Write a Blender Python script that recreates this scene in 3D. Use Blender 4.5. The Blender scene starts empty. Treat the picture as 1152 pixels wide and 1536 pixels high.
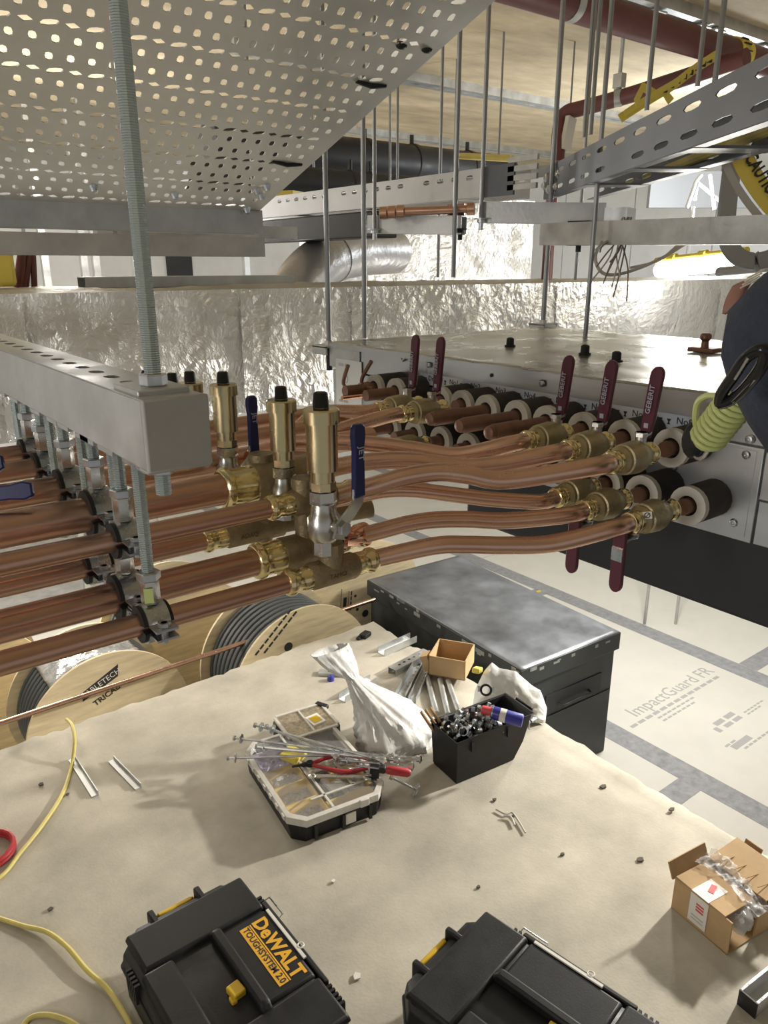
import bpy, bmesh, math, random
from mathutils import Vector, Matrix, Euler, noise
random.seed(7)
scene = bpy.context.scene
# ------------------------------------------------------------------ camera, world, light, exposure
EYE = 2.24                       # eye height above the boarded floor
FOC, CX, CY = 1140.0, 576.0, 768.0
PITCH, YAW = math.radians(18.0), math.radians(52.4)
cam_d = bpy.data.cameras.new('camera'); cam = bpy.data.objects.new('camera', cam_d)
scene.collection.objects.link(cam); scene.camera = cam
cam.location = (0, 0, EYE)
cam.rotation_euler = (math.pi/2 - PITCH, 0, YAW - math.pi/2)
cam_d.sensor_fit = 'VERTICAL'; cam_d.sensor_height = 36.0; cam_d.lens = FOC/1536*36
cam_d.clip_start = 0.02; cam_d.clip_end = 60
cam_d.dof.use_dof = False
w = bpy.data.worlds.new('world'); scene.world = w; w.use_nodes = True
w.node_tree.nodes['Background'].inputs[0].default_value = (1.0, 0.98, 0.94, 1)
w.node_tree.nodes['Background'].inputs[1].default_value = 0.27
def lamp(name, loc, power, color=(1, .95, .87), r=.12, kind='POINT', size=None, target=None):
    d = bpy.data.lights.new(name, kind); d.energy = power; d.color = color
    if kind == 'AREA':
        d.shape = 'RECTANGLE'; d.size, d.size_y = size
    else: d.shadow_soft_size = r
    o = bpy.data.objects.new(name, d); scene.collection.objects.link(o)
    o.location = (loc[0], loc[1], loc[2] + EYE)
    if target is not None:
        o.rotation_euler = (Vector(target) - Vector(loc)).to_track_quat('-Z', 'Y').to_euler()
    return o
wl = lamp('work_lamp', (4.0, .98, -.28), 450, (1, .95, .86), .07, 'SPOT', target=(1.0, 1.35, -1.6))      # site floodlight beyond the branch box, aimed at the plinth
wl.data.spot_size = math.radians(53); wl.data.spot_blend = .35
lamp('floor_fill', (3.2, 1.9, -.75), 55, (1, .95, .86), .10)           # added fill light that brightens the floor boards, low behind the branch box
lamp('right_rear_fill', (4.2, 2.5, .35), 42, (.93, .97, 1), .15)             # invented fill light for the right wall behind the ducts
lamp('rear_fill', (1.2, 4.2, .3), 34, (1, .96, .9), .15)  # no known fixture; put in to light the rear foil and walls
lamp('rear_fill_low', (.6, 3.9, -1.0), 55, (1, .93, .82), .2)  # another added light, lifts the reels and the floor at the rear
lamp('void_lamp', (-.5, 2.0, .62), 10, (1, .95, .86), .12)
lamp('left_fill', (-1.5, .5, -.1), 32, (1, .98, .95), .25)         # extra fill added at the camera's left to brighten foil and copper
vs = scene.view_settings
vs.view_transform = 'Standard'; vs.look = 'None'; vs.gamma = 1; vs.exposure = 0.22; vs.use_curve_mapping = False
# ------------------------------------------------------------------ measuring helpers (z is counted from eye height)
_fh = Vector((math.cos(YAW), math.sin(YAW), 0)); _rt = Vector((math.sin(YAW), -math.cos(YAW), 0)); _zz = Vector((0, 0, 1))
_F = _fh*math.cos(PITCH) - _zz*math.sin(PITCH); _U = _fh*math.sin(PITCH) + _zz*math.cos(PITCH)
def at(px, py, d=None, x=None, y=None, z=None):
    r = _F + _rt*((px-CX)/FOC) + _U*((CY-py)/FOC)
    if x is not None: return r*(x/r.x)
    if y is not None: return r*(y/r.y)
    if z is not None: return r*(z/r.z)
    return r*d
GZ, FZ, CZ = -1.6, -EYE, 0.92       # plinth top, floor, soffit
def gp(px, py, z=GZ): return at(px, py, z=z)
V = Vector
# ------------------------------------------------------------------ materials
MATS = {}
def mat(name, col, rough=.5, metal=0., noise_s=0, var=.0, bump=0, bump_s=40, emit=0, alpha=1, trans=0, rvar=0, spec=None, wave=None, stretch=None, ior=None, col2=None):
    m = bpy.data.materials.new(name); m.use_nodes = True; nt = m.node_tree; b = nt.nodes['Principled BSDF']
    c = (*col, 1); b.inputs['Base Color'].default_value = c
    b.inputs['Roughness'].default_value = rough; b.inputs['Metallic'].default_value = metal
    if spec is not None: b.inputs['Specular IOR Level'].default_value = spec
    if ior: b.inputs['IOR'].default_value = ior
    if emit:
        b.inputs['Emission Color'].default_value = c; b.inputs['Emission Strength'].default_value = emit
    if alpha < 1: b.inputs['Alpha'].default_value = alpha
    if trans: b.inputs['Transmission Weight'].default_value = trans
    tc = nt.nodes.new('ShaderNodeTexCoord'); src = tc.outputs['Object']
    if stretch:
        mp = nt.nodes.new('ShaderNodeMapping'); mp.inputs['Scale'].default_value = stretch
        nt.links.new(src, mp.inputs['Vector']); src = mp.outputs['Vector']
    if noise_s:
        n = nt.nodes.new('ShaderNodeTexNoise'); n.inputs['Scale'].default_value = noise_s; n.inputs['Detail'].default_value = 6; n.inputs['Roughness'].default_value = .62
        nt.links.new(src, n.inputs['Vector'])
        if var:
            r = nt.nodes.new('ShaderNodeValToRGB'); r.color_ramp.elements[0].position = .3; r.color_ramp.elements[1].position = .7
            lo = col2 if col2 else tuple(max(0, k*(1-var)) for k in col); hi = tuple(min(1, k*(1+var*.6)) for k in col) if not col2 else col
            r.color_ramp.elements[0].color = (*lo, 1); r.color_ramp.elements[1].color = (*hi, 1)
            nt.links.new(n.outputs['Fac'], r.inputs['Fac']); nt.links.new(r.outputs['Color'], b.inputs['Base Color'])
        if rvar:
            mr = nt.nodes.new('ShaderNodeMapRange'); mr.inputs['From Min'].default_value = .3; mr.inputs['From Max'].default_value = .7
            mr.inputs['To Min'].default_value = max(.02, rough-rvar); mr.inputs['To Max'].default_value = min(1, rough+rvar)
            nt.links.new(n.outputs['Fac'], mr.inputs['Value']); nt.links.new(mr.outputs['Result'], b.inputs['Roughness'])
    if bump or wave:
        bp = nt.nodes.new('ShaderNodeBump'); bp.inputs['Strength'].default_value = 1.0
        if wave:
            t = nt.nodes.new('ShaderNodeTexWave'); t.bands_direction = 'Z'; t.inputs['Scale'].default_value = wave[0]; bp.inputs['Distance'].default_value = wave[1]
            nt.links.new(src, t.inputs['Vector']); nt.links.new(t.outputs['Fac'], bp.inputs['Height'])
        else:
            t = nt.nodes.new('ShaderNodeTexNoise'); t.inputs['Scale'].default_value = bump_s; t.inputs['Detail'].default_value = 5; bp.inputs['Distance'].default_value = bump
            nt.links.new(src, t.inputs['Vector']); nt.links.new(t.outputs['Fac'], bp.inputs['Height'])
        nt.links.new(bp.outputs['Normal'], b.inputs['Normal'])
    MATS[name] = m; return m
mat('concrete', (.49, .455, .38), .85, 0, 4.5, .26, .0007, 130)
mat('concrete_edge', (.50, .46, .38), .95, 0, 16, .4, .012, 45)
mat('soffit', (.60, .50, .34), .85, 0, 3, .28, .002, 20, stretch=(1, 2.2, 1))
mat('white_wall', (.80, .82, .84), .6, 0, 2, .12)
mat('grey_wall', (.45, .46, .47), .8, 0, 2, .3)
mat('floor_base', (.52, .52, .53), .8, 0, 8, .25)
mat('board', (.78, .77, .72), .65, 0, 3, .06)
mat('tape_grey', (.36, .37, .40), .5, 0, 25, .3, rvar=.15)
mat('ink', (.46, .46, .47), .8)
mat('cast_mark', (.16, .125, .075), .6, .4)
mat('black_ink', (.03, .03, .03), .7)
mat('white_ink', (.85, .85, .85), .6)
mat('copper', (.60, .375, .28), .30, 1, 12, .16, rvar=.07, stretch=(.12, 1, 1))
mat('copper_bend', (.70, .46, .36), .27, 1, 10, .10, rvar=.06)
mat('copper_dark', (.28, .16, .12), .5, .75, 25, .3, rvar=.15)
mat('copper_bright', (.85, .48, .35), .14, 1, 30, .1, .0008, 40)
mat('brass', (.66, .57, .34), .25, 1, 20, .12, rvar=.08)
mat('brass_bright', (.80, .68, .38), .18, 1, 30, .1, .0008, 50)
mat('bronze', (.34, .27, .16), .50, .75, 60, .25, .0008, 300)
mat('bronze_valve', (.42, .36, .22), .42, .8, 60, .2, .0006, 300)
mat('nickel', (.62, .61, .57), .28, 1, 30, .12, rvar=.08)
mat('zinc', (.60, .63, .66), .33, 1, 30, .25, rvar=.12)
mat('zinc_thread', (.52, .63, .67), .32, .85, wave=(190, .0005))
mat('rod_grey', (.33, .345, .36), .45, .8, 20, .15)
mat('galv', (.58, .595, .595), .42, .7, 14, .22, .0003, 120, rvar=.12)
mat('galv_dull', (.55, .555, .55), .5, .6, 10, .22, rvar=.1)
mat('cap_grey', (.42, .42, .40), .55, 0, 20, .06)
mat('tray_steel', (.64, .65, .63), .46, .6, 6, .14, rvar=.1)
mat('tray_white', (.72, .74, .78), .45, .35, 8, .08)
mat('tray_blue', (.17, .185, .215), .5, .35, 8, .12, rvar=.08)
mat('stainless', (.58, .60, .61), .30, .95, 5, .16, rvar=.1, stretch=(1, .15, 1.2))
mat('panel_white', (.70, .71, .70), .4, .3, 5, .08)
mat('unit_top', (.48, .48, .45), .30, .75, 9, .40, .0012, 18, rvar=.14)
mat('black_pan', (.018, .021, .026), .6)
mat('rubber', (.012, .012, .013), .6)
mat('rubber_foam', (.05, .045, .045), .85, 0, 60, .3)
mat('foam_white', (.62, .60, .55), .85, 0, 60, .1)
mat('maroon', (.10, .018, .035), .45)
mat('navy_plastic', (.012, .016, .10), .38)
mat('lever_print', (.45, .45, .55), .5)
mat('black_plastic', (.014, .0145, .016), .5, 0, 12, .45, .0003, 300, rvar=.1, spec=.35)
mat('black_plastic2', (.012, .012, .014), .55)
mat('yellow_plastic', (.66, .43, .02), .45)
mat('orange_print', (.80, .43, .03), .5)
mat('yellow_cable', (.66, .56, .17), .5, 0, 20, .12)
mat('yellow_tape', (.80, .65, .12), .5)
mat('red_pipe', (.145, .045, .045), .5, 0, 5, .2)
mat('red_plastic', (.42, .03, .04), .4)
mat('red_cap', (.70, .09, .10), .4)
mat('blue_can', (.05, .05, .33), .3)
mat('pipe_black', (.018, .019, .022), .5, 0, 6, .3, rvar=.15)
mat('wood', (.74, .62, .40), .7, 0, 5, .22, stretch=(1.2, 1, 9))
mat('cable_grey', (.10, .11, .115), .45)
mat('wrap', (.6, .62, .64), .15, .6, 14, .3, .01, 18)
mat('card', (.50, .34, .18), .85, 0, 14, .14)
mat('card_in', (.40, .26, .13), .9, 0, 14, .14)
mat('chest_black', (.035, .04, .043), .5, .2, 18, .3, rvar=.12)
mat('chest_top', (.20, .215, .24), .45, .35, 5, .45, rvar=.15)
mat('chest_worn', (.33, .34, .33), .5, .5, 30, .4)
mat('label_white', (.78, .76, .70), .6)
mat('label_blue', (.50, .55, .64), .5)
mat('bag', (.72, .72, .70), .38, 0, 12, .06, bump=.004, bump_s=26)
mat('clear', (.92, .93, .94), .10, 0, alpha=.35, bump=.004, bump_s=60)
mat('clear_lid', (.85, .85, .84), .12, 0, alpha=.13)
mat('parts_mix', (.42, .36, .26), .5, .4, 90, .5)
mat('parts_grey', (.42, .42, .42), .4, .7, 90, .4)
mat('lilac', (.42, .37, .56), .35, 0, 30, .3)
mat('coil_green', (.55, .62, .24), .35)
mat('wire_grey', (.50, .48, .44), .6)
mat('wire_brown', (.26, .20, .16), .6)
mat('white_cable', (.75, .75, .72), .5)
mat('jacket', (.040, .050, .080), .85, 0, 30, .25, .002, 200)
mat('vest', (.33, .17, .13), .7, 0, 30, .15)
mat('hook_black', (.015, .016, .02), .18, .3)
mat('vest_mesh', (.85, .80, .70), .6)
mat('skin', (.55, .32, .23), .6)
mat('hair', (.03, .02, .015), .7)
mat('helmet', (.75, .75, .74), .35)
mat('trouser', (.03, .033, .045), .9)
mat('boot', (.05, .04, .03), .7)
mat('tube_glow', (1, .97, .9), .5, emit=28)
mat('tube_yellow', (.85, .72, .10), .5)
mat('debris', (.10, .09, .075), .9)
mat('grey_plastic', (.30, .31, .33), .5)
mat('sheet_white', (.80, .84, .88), .35, 0, 1.5, .15)
def foil(name, col, big, fine, rough, dist):
    m = bpy.data.materials.new(name); m.use_nodes = True; nt = m.node_tree; b = nt.nodes['Principled BSDF']
    b.inputs['Metallic'].default_value = .5; b.inputs['Roughness'].default_value = rough; b.inputs['Base Color'].default_value = (*col, 1)
    tc = nt.nodes.new('ShaderNodeTexCoord')
    v = nt.nodes.new('ShaderNodeTexNoise'); v.inputs['Scale'].default_value = big; v.inputs['Detail'].default_value = 7; v.inputs['Roughness'].default_value = .6; v.inputs['Distortion'].default_value = 1.6
    k = nt.nodes.new('ShaderNodeTexVoronoi'); k.feature = 'F1'; k.distance = 'CHEBYCHEV'; k.inputs['Scale'].default_value = fine
    ad = nt.nodes.new('ShaderNodeMath'); ad.operation = 'MULTIPLY_ADD'; ad.inputs[1].default_value = .22
    nt.links.new(tc.outputs['Object'], v.inputs['Vector']); nt.links.new(tc.outputs['Object'], k.inputs['Vector'])
    nt.links.new(k.outputs['Distance'], ad.inputs[0]); nt.links.new(v.outputs['Fac'], ad.inputs[2])
    bp = nt.nodes.new('ShaderNodeBump'); bp.inputs['Distance'].default_value = dist; bp.inputs['Strength'].default_value = .9
    nt.links.new(ad.outputs[0], bp.inputs['Height']); nt.links.new(bp.outputs['Normal'], b.inputs['Normal'])
    MATS[name] = m
foil('foil', (.88, .88, .86), 7, 45, .26, .026)
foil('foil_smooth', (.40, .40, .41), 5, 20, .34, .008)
foil('foil_dusty', (.42, .40, .35), 14, 60, .5, .006)
# ------------------------------------------------------------------ mesh helpers
class G:
    def __init__(s): s.v = []; s.f = []
    def add(s, vs, fs):
        o = len(s.v); s.v += [tuple(p) for p in vs]; s.f += [tuple(i+o for i in q) for q in fs]; return s
    def box(s, c, size, R=None, taper=1.0):
        c = V(c); hx, hy, hz = size[0]/2, size[1]/2, size[2]/2
        P = []
        for z in (-1, 1):
            t = taper if z < 0 else 1
            for x, y in ((-1, -1), (1, -1), (1, 1), (-1, 1)): P.append(V((x*hx*t, y*hy*t, z*hz)))
        if R is not None: P = [R @ p for p in P]
        return s.add([c+p for p in P], [(3, 2, 1, 0), (4, 5, 6, 7), (0, 1, 5, 4), (1, 2, 6, 5), (2, 3, 7, 6), (3, 0, 4, 7)])
    def span(s, a, b):
        a, b = V(a), V(b); return s.box((a+b)/2, (abs(b.x-a.x), abs(b.y-a.y), abs(b.z-a.z)))
    def cyl(s, a, b, r, n=16, r2=None, cap=True, ph=0):
        return s.tube([a, b], [r, r if r2 is None else r2], n, cap, ph)
    def tube(s, pts, r, n=12, cap=True, ph=0, flat=None, close=False):
        pts = [V(p) for p in pts]; k = len(pts)
        rs = r if isinstance(r, (list, tuple)) else [r]*k
        tg = []
        for i in range(k):
            if close: t = pts[(i+1) % k] - pts[i-1]
            else: t = pts[min(i+1, k-1)] - pts[max(i-1, 0)]
            if t.length < 1e-9: t = tg[-1] if tg else V((0, 0, 1))
            tg.append(t.normalized())
        u = V((0, 0, 1)) if abs(tg[0].z) < .9 else V((1, 0, 0))
        u = (u - tg[0]*u.dot(tg[0])).normalized()
        P = []
        for i in range(k):
            u = u - tg[i]*u.dot(tg[i])
            u = u.normalized() if u.length > 1e-6 else tg[i].orthogonal().normalized()
            w2 = tg[i].cross(u)
            for j in range(n):
                a = 2*math.pi*j/n + ph
                sx, sy = (1, 1) if flat is None else flat
                P.append(pts[i] + u*math.cos(a)*rs[i]*sx + w2*math.sin(a)*rs[i]*sy)
        Fs = []
        m = k if close else k-1
        for i in range(m):
            for j in range(n):
                a, b = i*n+j, i*n+(j+1) % n; c, d = ((i+1) % k)*n+(j+1) % n, ((i+1) % k)*n+j
                Fs.append((a, b, c, d))
        if cap and not close:
            Fs.append(tuple(range(n-1, -1, -1))); Fs.append(tuple((k-1)*n+j for j in range(n)))
        return s.add(P, Fs)
    def lathe(s, o, ax, prof, n=20, ph=0):
        """prof: (distance along axis, radius)"""
        o, ax = V(o), V(ax).normalized(); u = ax.orthogonal().normalized()
        if abs(ax.z) < .95: u = (V((0, 0, 1)) - ax*ax.z).normalized()
        w2 = ax.cross(u); P = []
        for t, r in prof:
            for j in range(n):
                a = 2*math.pi*j/n + ph; P.append(o + ax*t + (u*math.cos(a) + w2*math.sin(a))*max(r, 1e-5))
        Fs = [(i*n+j, i*n+(j+1) % n, (i+1)*n+(j+1) % n, (i+1)*n+j) for i in range(len(prof)-1) for j in range(n)]
        Fs.append(tuple(range(n-1, -1, -1))); Fs.append(tuple((len(prof)-1)*n+j for j in range(n)))
        return s.add(P, Fs)
    def prism(s, poly, o, ux, uy, th):
        """flat polygon (2d points) extruded by th along ux x uy"""
        o, ux, uy = V(o), V(ux), V(uy); nz = ux.cross(uy).normalized(); n = len(poly)
        A = [o + ux*p[0] + uy*p[1] for p in poly]; B = [p + nz*th for p in A]
        return s.add(A+B, [tuple(range(n-1, -1, -1)), tuple(range(n, 2*n))] + [(i, (i+1) % n, n+(i+1) % n, n+i) for i in range(n)])
    def ribbon(s, pts, dirs, wid, th=.001):
        pts = [V(p) for p in pts]; k = len(pts); P = []
        for i in range(k):
            t = (pts[min(i+1, k-1)] - pts[max(i-1, 0)]).normalized(); d = V(dirs[i] if isinstance(dirs, list) else dirs); d = (d - t*d.dot(t)).normalized(); nn = t.cross(d)
            P += [pts[i]-d*wid/2-nn*th/2, pts[i]+d*wid/2-nn*th/2, pts[i]+d*wid/2+nn*th/2, pts[i]-d*wid/2+nn*th/2]
        Fs = [(i*4+j, i*4+(j+1) % 4, i*4+4+(j+1) % 4, i*4+4+j) for i in range(k-1) for j in range(4)] + [(3, 2, 1, 0), tuple((k-1)*4+j for j in range(4))]
        return s.add(P, Fs)
    def sphere(s, c, r, n=12, m=8, sc=(1, 1, 1)):
        prof = [(-math.cos(math.pi*i/m)*r*sc[2], math.sin(math.pi*i/m)*r) for i in range(m+1)]
        o = len(s.v); s.lathe((0, 0, 0), (0, 0, 1), prof, n)
        for i in range(o, len(s.v)):
            p = s.v[i]; s.v[i] = (p[0]*sc[0]+c[0], p[1]*sc[1]+c[1], p[2]+c[2])
        return s
    def grid(s, fn, nu, nv):
        P = [fn(i/nu, j/nv) for j in range(nv+1) for i in range(nu+1)]
        return s.add(P, [(j*(nu+1)+i, j*(nu+1)+i+1, (j+1)*(nu+1)+i+1, (j+1)*(nu+1)+i) for j in range(nv) for i in range(nu)])
OFF = {}
def link(o): scene.collection.objects.link(o); return o
def tag(o, label=None, cat=None, group=None, kind=None):
    if label: o['label'] = label
    if cat: o['category'] = cat
    if group: o['group'] = group
    if kind: o['kind'] = kind
    return o
def thing(name, loc, label, cat, group=None, rz=0, kind=None):
    o = link(bpy.data.objects.new(name, None)); o.empty_display_size = .05
    o.location = V(loc); o.rotation_euler = (0, 0, rz); OFF[o.name] = V(loc)
    return tag(o, label, cat, group, kind)
def mk(name, g, m, parent=None, local=False, smooth=35, bevel=0, label=None, cat=None, group=None, kind=None, solid=0, fixn=False):
    me = bpy.data.meshes.new(name); vs_ = [V(p) for p in g.v]
    o = bpy.data.objects.new(name, me); link(o)
    if parent is not None:
        off = V((0, 0, 0)) if local else OFF.get(parent.name, V((0, 0, 0)))
        vs_ = [p-off for p in vs_]; o.parent = parent; OFF[o.name] = off
    else:
        lo = V(min(p[i] for p in vs_) for i in range(3)); hi = V(max(p[i] for p in vs_) for i in range(3))
        b = V(((lo.x+hi.x)/2, (lo.y+hi.y)/2, lo.z)); vs_ = [p-b for p in vs_]; o.location = b; OFF[o.name] = b
    me.from_pydata([tuple(p) for p in vs_], [], g.f)
    if fixn:
        bm = bmesh.new(); bm.from_mesh(me); bmesh.ops.recalc_face_normals(bm, faces=bm.faces); bm.to_mesh(me); bm.free()
    me.validate(); me.materials.append(MATS[m])
    if smooth:
        me.polygons.foreach_set('use_smooth', [True]*len(me.polygons)); me.set_sharp_from_angle(angle=math.radians(smooth))
    if bevel:
        md = o.modifiers.new('bevel', 'BEVEL'); md.width = bevel; md.segments = 2; md.limit_method = 'ANGLE'; md.angle_limit = math.radians(40)
    if solid:
        md = o.modifiers.new('solid', 'SOLIDIFY'); md.thickness = solid; md.offset = 0
    return tag(o, label, cat, group, kind)
def text(body, size, o, ux, uy, m, parent, name='lettering', ext=.0002, align='CENTER', sx=1.0, bold=0, local=False, shear=0):
    c = bpy.data.curves.new(name, 'FONT'); c.body = body; c.size = size; c.align_x = align; c.align_y = 'CENTER'; c.extrude = ext; c.offset = bold; c.shear = shear; c.resolution_u = 2
    t = link(bpy.data.objects.new(name, c)); c.materials.append(MATS[m])
    ux, uy = V(ux).normalized(), V(uy); uy = (uy-ux*uy.dot(ux)).normalized(); n = ux.cross(uy)
    off = V((0, 0, 0)) if local or parent is None else OFF.get(parent.name, V((0, 0, 0)))
    M = Matrix((ux*sx, uy, n)).transposed().to_4x4(); M.translation = V(o)-off
    me = bpy.data.meshes.new_from_object(t); bpy.data.objects.remove(t); me.name = name
    if not me.materials: me.materials.append(MATS[m])
    t = link(bpy.data.objects.new(name, me)); t.parent = parent; t.matrix_local = M
    return t
def print_bars(rows, o, ux, uy, m, parent, local=False, th=.0003):
    """fine print too small to read: rows of (x, y, length, height)"""
    for x, y, l, h in rows:
        g = G(); n = max(1, int(l/(h*3.2)))
        for k in range(n): g.prism([(x+l*k/n, y), (x+l*(k+.78)/n, y), (x+l*(k+.78)/n, y+h), (x+l*k/n, y+h)], o, ux, uy, th)
        mk('fine_print', g, m, parent, local=local)
def dup(root, loc, label=None, rz=None, group=None):
    r = root.copy(); link(r); r.location = V(loc)
    if rz is not None: r.rotation_euler = (0, 0, rz)
    if label: r['label'] = label
    if group: r['group'] = group
    for ch in list(root.children):
        c = ch.copy(); link(c); c.parent = r; c.matrix_parent_inverse = ch.matrix_parent_inverse.copy()
        for s in list(ch.children):
            d = s.copy(); link(d); d.parent = c
    return r
def spline(P, n=6):
    P = [V(p) for p in P]; out = []
    for i in range(len(P)-1):
        a, b, c, d = P[max(i-1, 0)], P[i], P[i+1], P[min(i+2, len(P)-1)]
        for k in range(n):
            t = k/n; out.append(.5*((2*b)+(c-a)*t+(2*a-5*b+4*c-d)*t*t+(3*b-a-3*c+d)*t**3))
    return out+[P[-1]]
EX, EY, EZ = V((1, 0, 0)), V((0, 1, 0)), V((0, 0, 1))
def rot(ax, deg): return Matrix.Rotation(math.radians(deg), 3, ax)
def slotplate(g, ox, us, ue, vs0, vs1, cells, fn):
    """cells: list of (u0,u1,v0,v1,hole points or None); fn maps (u,v)->point"""
    for u0, u1, v0, v1, H in cells:
        um, vm = (u0+u1)/2, (v0+v1)/2
        R = [(u0, v0), (um, v0), (u1, v0), (u1, vm), (u1, v1), (um, v1), (u0, v1), (u0, vm)]
        if H is None: g.add([fn(*R[0]), fn(*R[2]), fn(*R[4]), fn(*R[6])], [(0, 1, 2, 3)]); continue
        g.add([fn(*p) for p in R]+[fn(*p) for p in H], [(i, (i+1) % 8, 8+(i+1) % 8, 8+i) for i in range(8)])
def hole(cu, cv, a, b, kind='slot'):
    """eight points in the order of slotplate's rim"""
    if kind == 'dia': q = [(-.45, -.6), (0, -1), (.45, -.6), (1, 0), (.45, .6), (0, 1), (-.45, .6), (-1, 0)]
    else: q = [(-.75, -.8), (0, -1), (.75, -.8), (1, 0), (.75, .8), (0, 1), (-.75, .8), (-1, 0)]
    return [(cu+x*a, cv+y*b) for x, y in q]
# ================================================================== structure
def rough_slab():
    x0, x1, y0, y1 = -1.6, 1.955, -1.6, 2.625; nx, ny = 110, 130; g = G()
    def fn(u, v):
        x, y = x0+(x1-x0)*u, y0+(y1-y0)*v
        e = min(x1-x, y1-y)
        j = noise.noise((x*9, y*9, 1.3))*.014 + noise.noise((x*25, y*25, 4))*.006
        z = GZ + noise.noise((x*3, y*3, 0))*.0015
        if u > .999: x += j
        if v > .999: y += j
        if e < .002: z -= .010 + abs(noise.noise((x*20, y*20, 2)))*.02
        elif e < .12: z -= .003 + abs(noise.noise((x*14, y*14, 7)))*.006
        return (x, y, z)
    g.grid(fn, nx, ny)
    top = list(g.v)
    # skirts down to the floor on the two seen sides
    def skirt(idx):
        P = [top[i] for i in idx]; n = len(P)
        g.add(P+[(p[0]-.004, p[1]-.004, p[2]-.06) for p in P]+[(p[0], p[1], FZ) for p in P], [(i+1, i, n+i, n+i+1) for i in range(n-1)]+[(n+i+1, n+i, 2*n+i, 2*n+i+1) for i in range(n-1)])
    skirt([j*(nx+1)+nx for j in range(ny, -1, -1)]); skirt([ny*(nx+1)+i for i in range(nx+1)])
    return g
plinth = mk('floor_plinth', rough_slab(), 'concrete', kind='structure', label='raised beige concrete plinth that the tool boxes stand on', fixn=True)
g = G(); g.span((-4, -4, FZ-.12), (7, 7.5, FZ-.012)); floor = mk('floor', g, 'floor_base', kind='structure', label='grey floor slab below the plinth under white protection boards')
# protection boards and the tape over their joints
BX = [1.88, 2.93, 4.03, 5.13, 6.2]; 
shared = {}
for i in range(len(BX)-1):
    off = (0.55, 1.165, 1.85, .6)[i]
    for k in range(-1, 3):
        y0 = off - .0 + k*2.2 - .02; y1 = y0+2.2
        if i == 0: y0, y1 = (y0, min(y1, 7))
        g = G(); g.span((BX[i]+.004, y0+.004, FZ-.012), (BX[i+1]-.004, y1-.004, FZ)); b = mk('board', g, 'board', floor)
g = G()
for x0, x1, y0, y1 in ((-1, 1.88, 2.66, 4.86),): 
    pass
for x in (-.34, .76):
    g2 = G(); g2.span((x+.004, 2.66, FZ-.012), (x+1.09, 4.8, FZ)); mk('board', g2, 'board', floor)
for x in BX[1:-1]:
    g = G(); g.span((x-.065, -1.2, FZ), (x+.065, 7, FZ+.0015)); mk('joint_tape', g, 'tape_grey', floor)
for (xa, xb, y) in ((1.9, 2.87, 1.45), (3.0, 3.97, 1.09), (2.99, 3.97, 3.3), (4.1, 5.1, 1.83)):
    g = G(); g.span((xa, y-.055, FZ), (xb, y+.055, FZ+.0012)); mk('joint_tape', g, 'tape_grey', floor)
# printed wording on the board beside the chest (reads towards +x)
def pboard(s, px, py, size, sx=1, m='ink'):
    p = gp(px, py, FZ+.0004); text(s, size, p, EX, EY, m, floor, sx=sx, ext=.0003, name='lettering')
pboard('ImpactGuard FR', 1008, 1036, .115, 1.0)
for q, rows in (((1017, 1050), [(-.42, -.01, .84, .02)]), ((1024, 1060), [(-.2, .01, .34, .012), (-.2, -.02, .3, .012)]), ((1092, 1079), [(-.1, 0, .2, .03)]), ((1085, 1096), [(-.03, 0, .04, .04), (.04, 0, .17, .025), (.24, .015, .2, .01), (.24, -.005, .14, .01)]), ((1118, 1112), [(-.12, .03, .1, .012), (-.1, -.01, .2, .035), (-.06, -.035, .25, .012)])):
    print_bars(rows, gp(*q, FZ+.0001), EX, EY, 'ink', floor)
# soffit and far walls
g = G(); g.span((-4, -4, CZ), (7, 7.5, CZ+.15)); mk('ceiling', g, 'soffit', kind='structure', label='sandy coloured soffit above the services')
g = G(); g.span((-4, 7.0, FZ), (7, 7.15, CZ)); wb = mk('wall_back', g, 'grey_wall', kind='structure', label='grey wall far behind the ducts')
g = G(); g.span((6.2, -4, FZ), (6.35, 7.5, CZ)); wr = mk('wall_right', g, 'grey_wall', kind='structure', label='wall of white sheets behind the branch box')
for k in range(9):
    g = G(); g.span((6.17, -.3+k*.78, FZ), (6.199, .47+k*.78, CZ-.1)); mk('panel', g, 'sheet_white', wr)
for k in range(8):
    g = G(); g.span((-2.3+k*1.0, 6.97, FZ), (-1.33+k*1.0, 6.999, CZ-.1)); mk('panel', g, 'white_wall', wb)
# ================================================================== branch box hanging on rods
UX, UY0, UY1 = .87, .29, 1.30
UT, UM, UB = -.148, -.318, -.432
unit = thing('branch_box', (1.2, .7, UB), 'wide stainless branch box with numbered pipe ports along its front', 'branch box')
g = G(); g.span((UX+.012, UY0, UM), (1.52, UY1, UT-.003)); mk('body', g, 'stainless', unit, bevel=.002)
g = G()
def topfn(u, v):
    x, y = UX-.004+(1.528-UX)*u, UY0-.005+(UY1-UY0+.01)*v
    e = min(u, 1-u, v, 1-v)
    return (x, y, UT+(0 if e <= 0 else noise.noise((x*9, y*9, 3))*.0025+noise.noise((x*25, y*14, 6))*.0012))
g.grid(topfn, 46, 80); n0 = 81*47
mk('lid', g, 'unit_top', unit, solid=.0016)
g = G(); g.span((UX-.004, UY0-.005, UT-.010), (UX-.002, UY1+.005, UT)); mk('lid_flange', g, 'stainless', unit)
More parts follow.
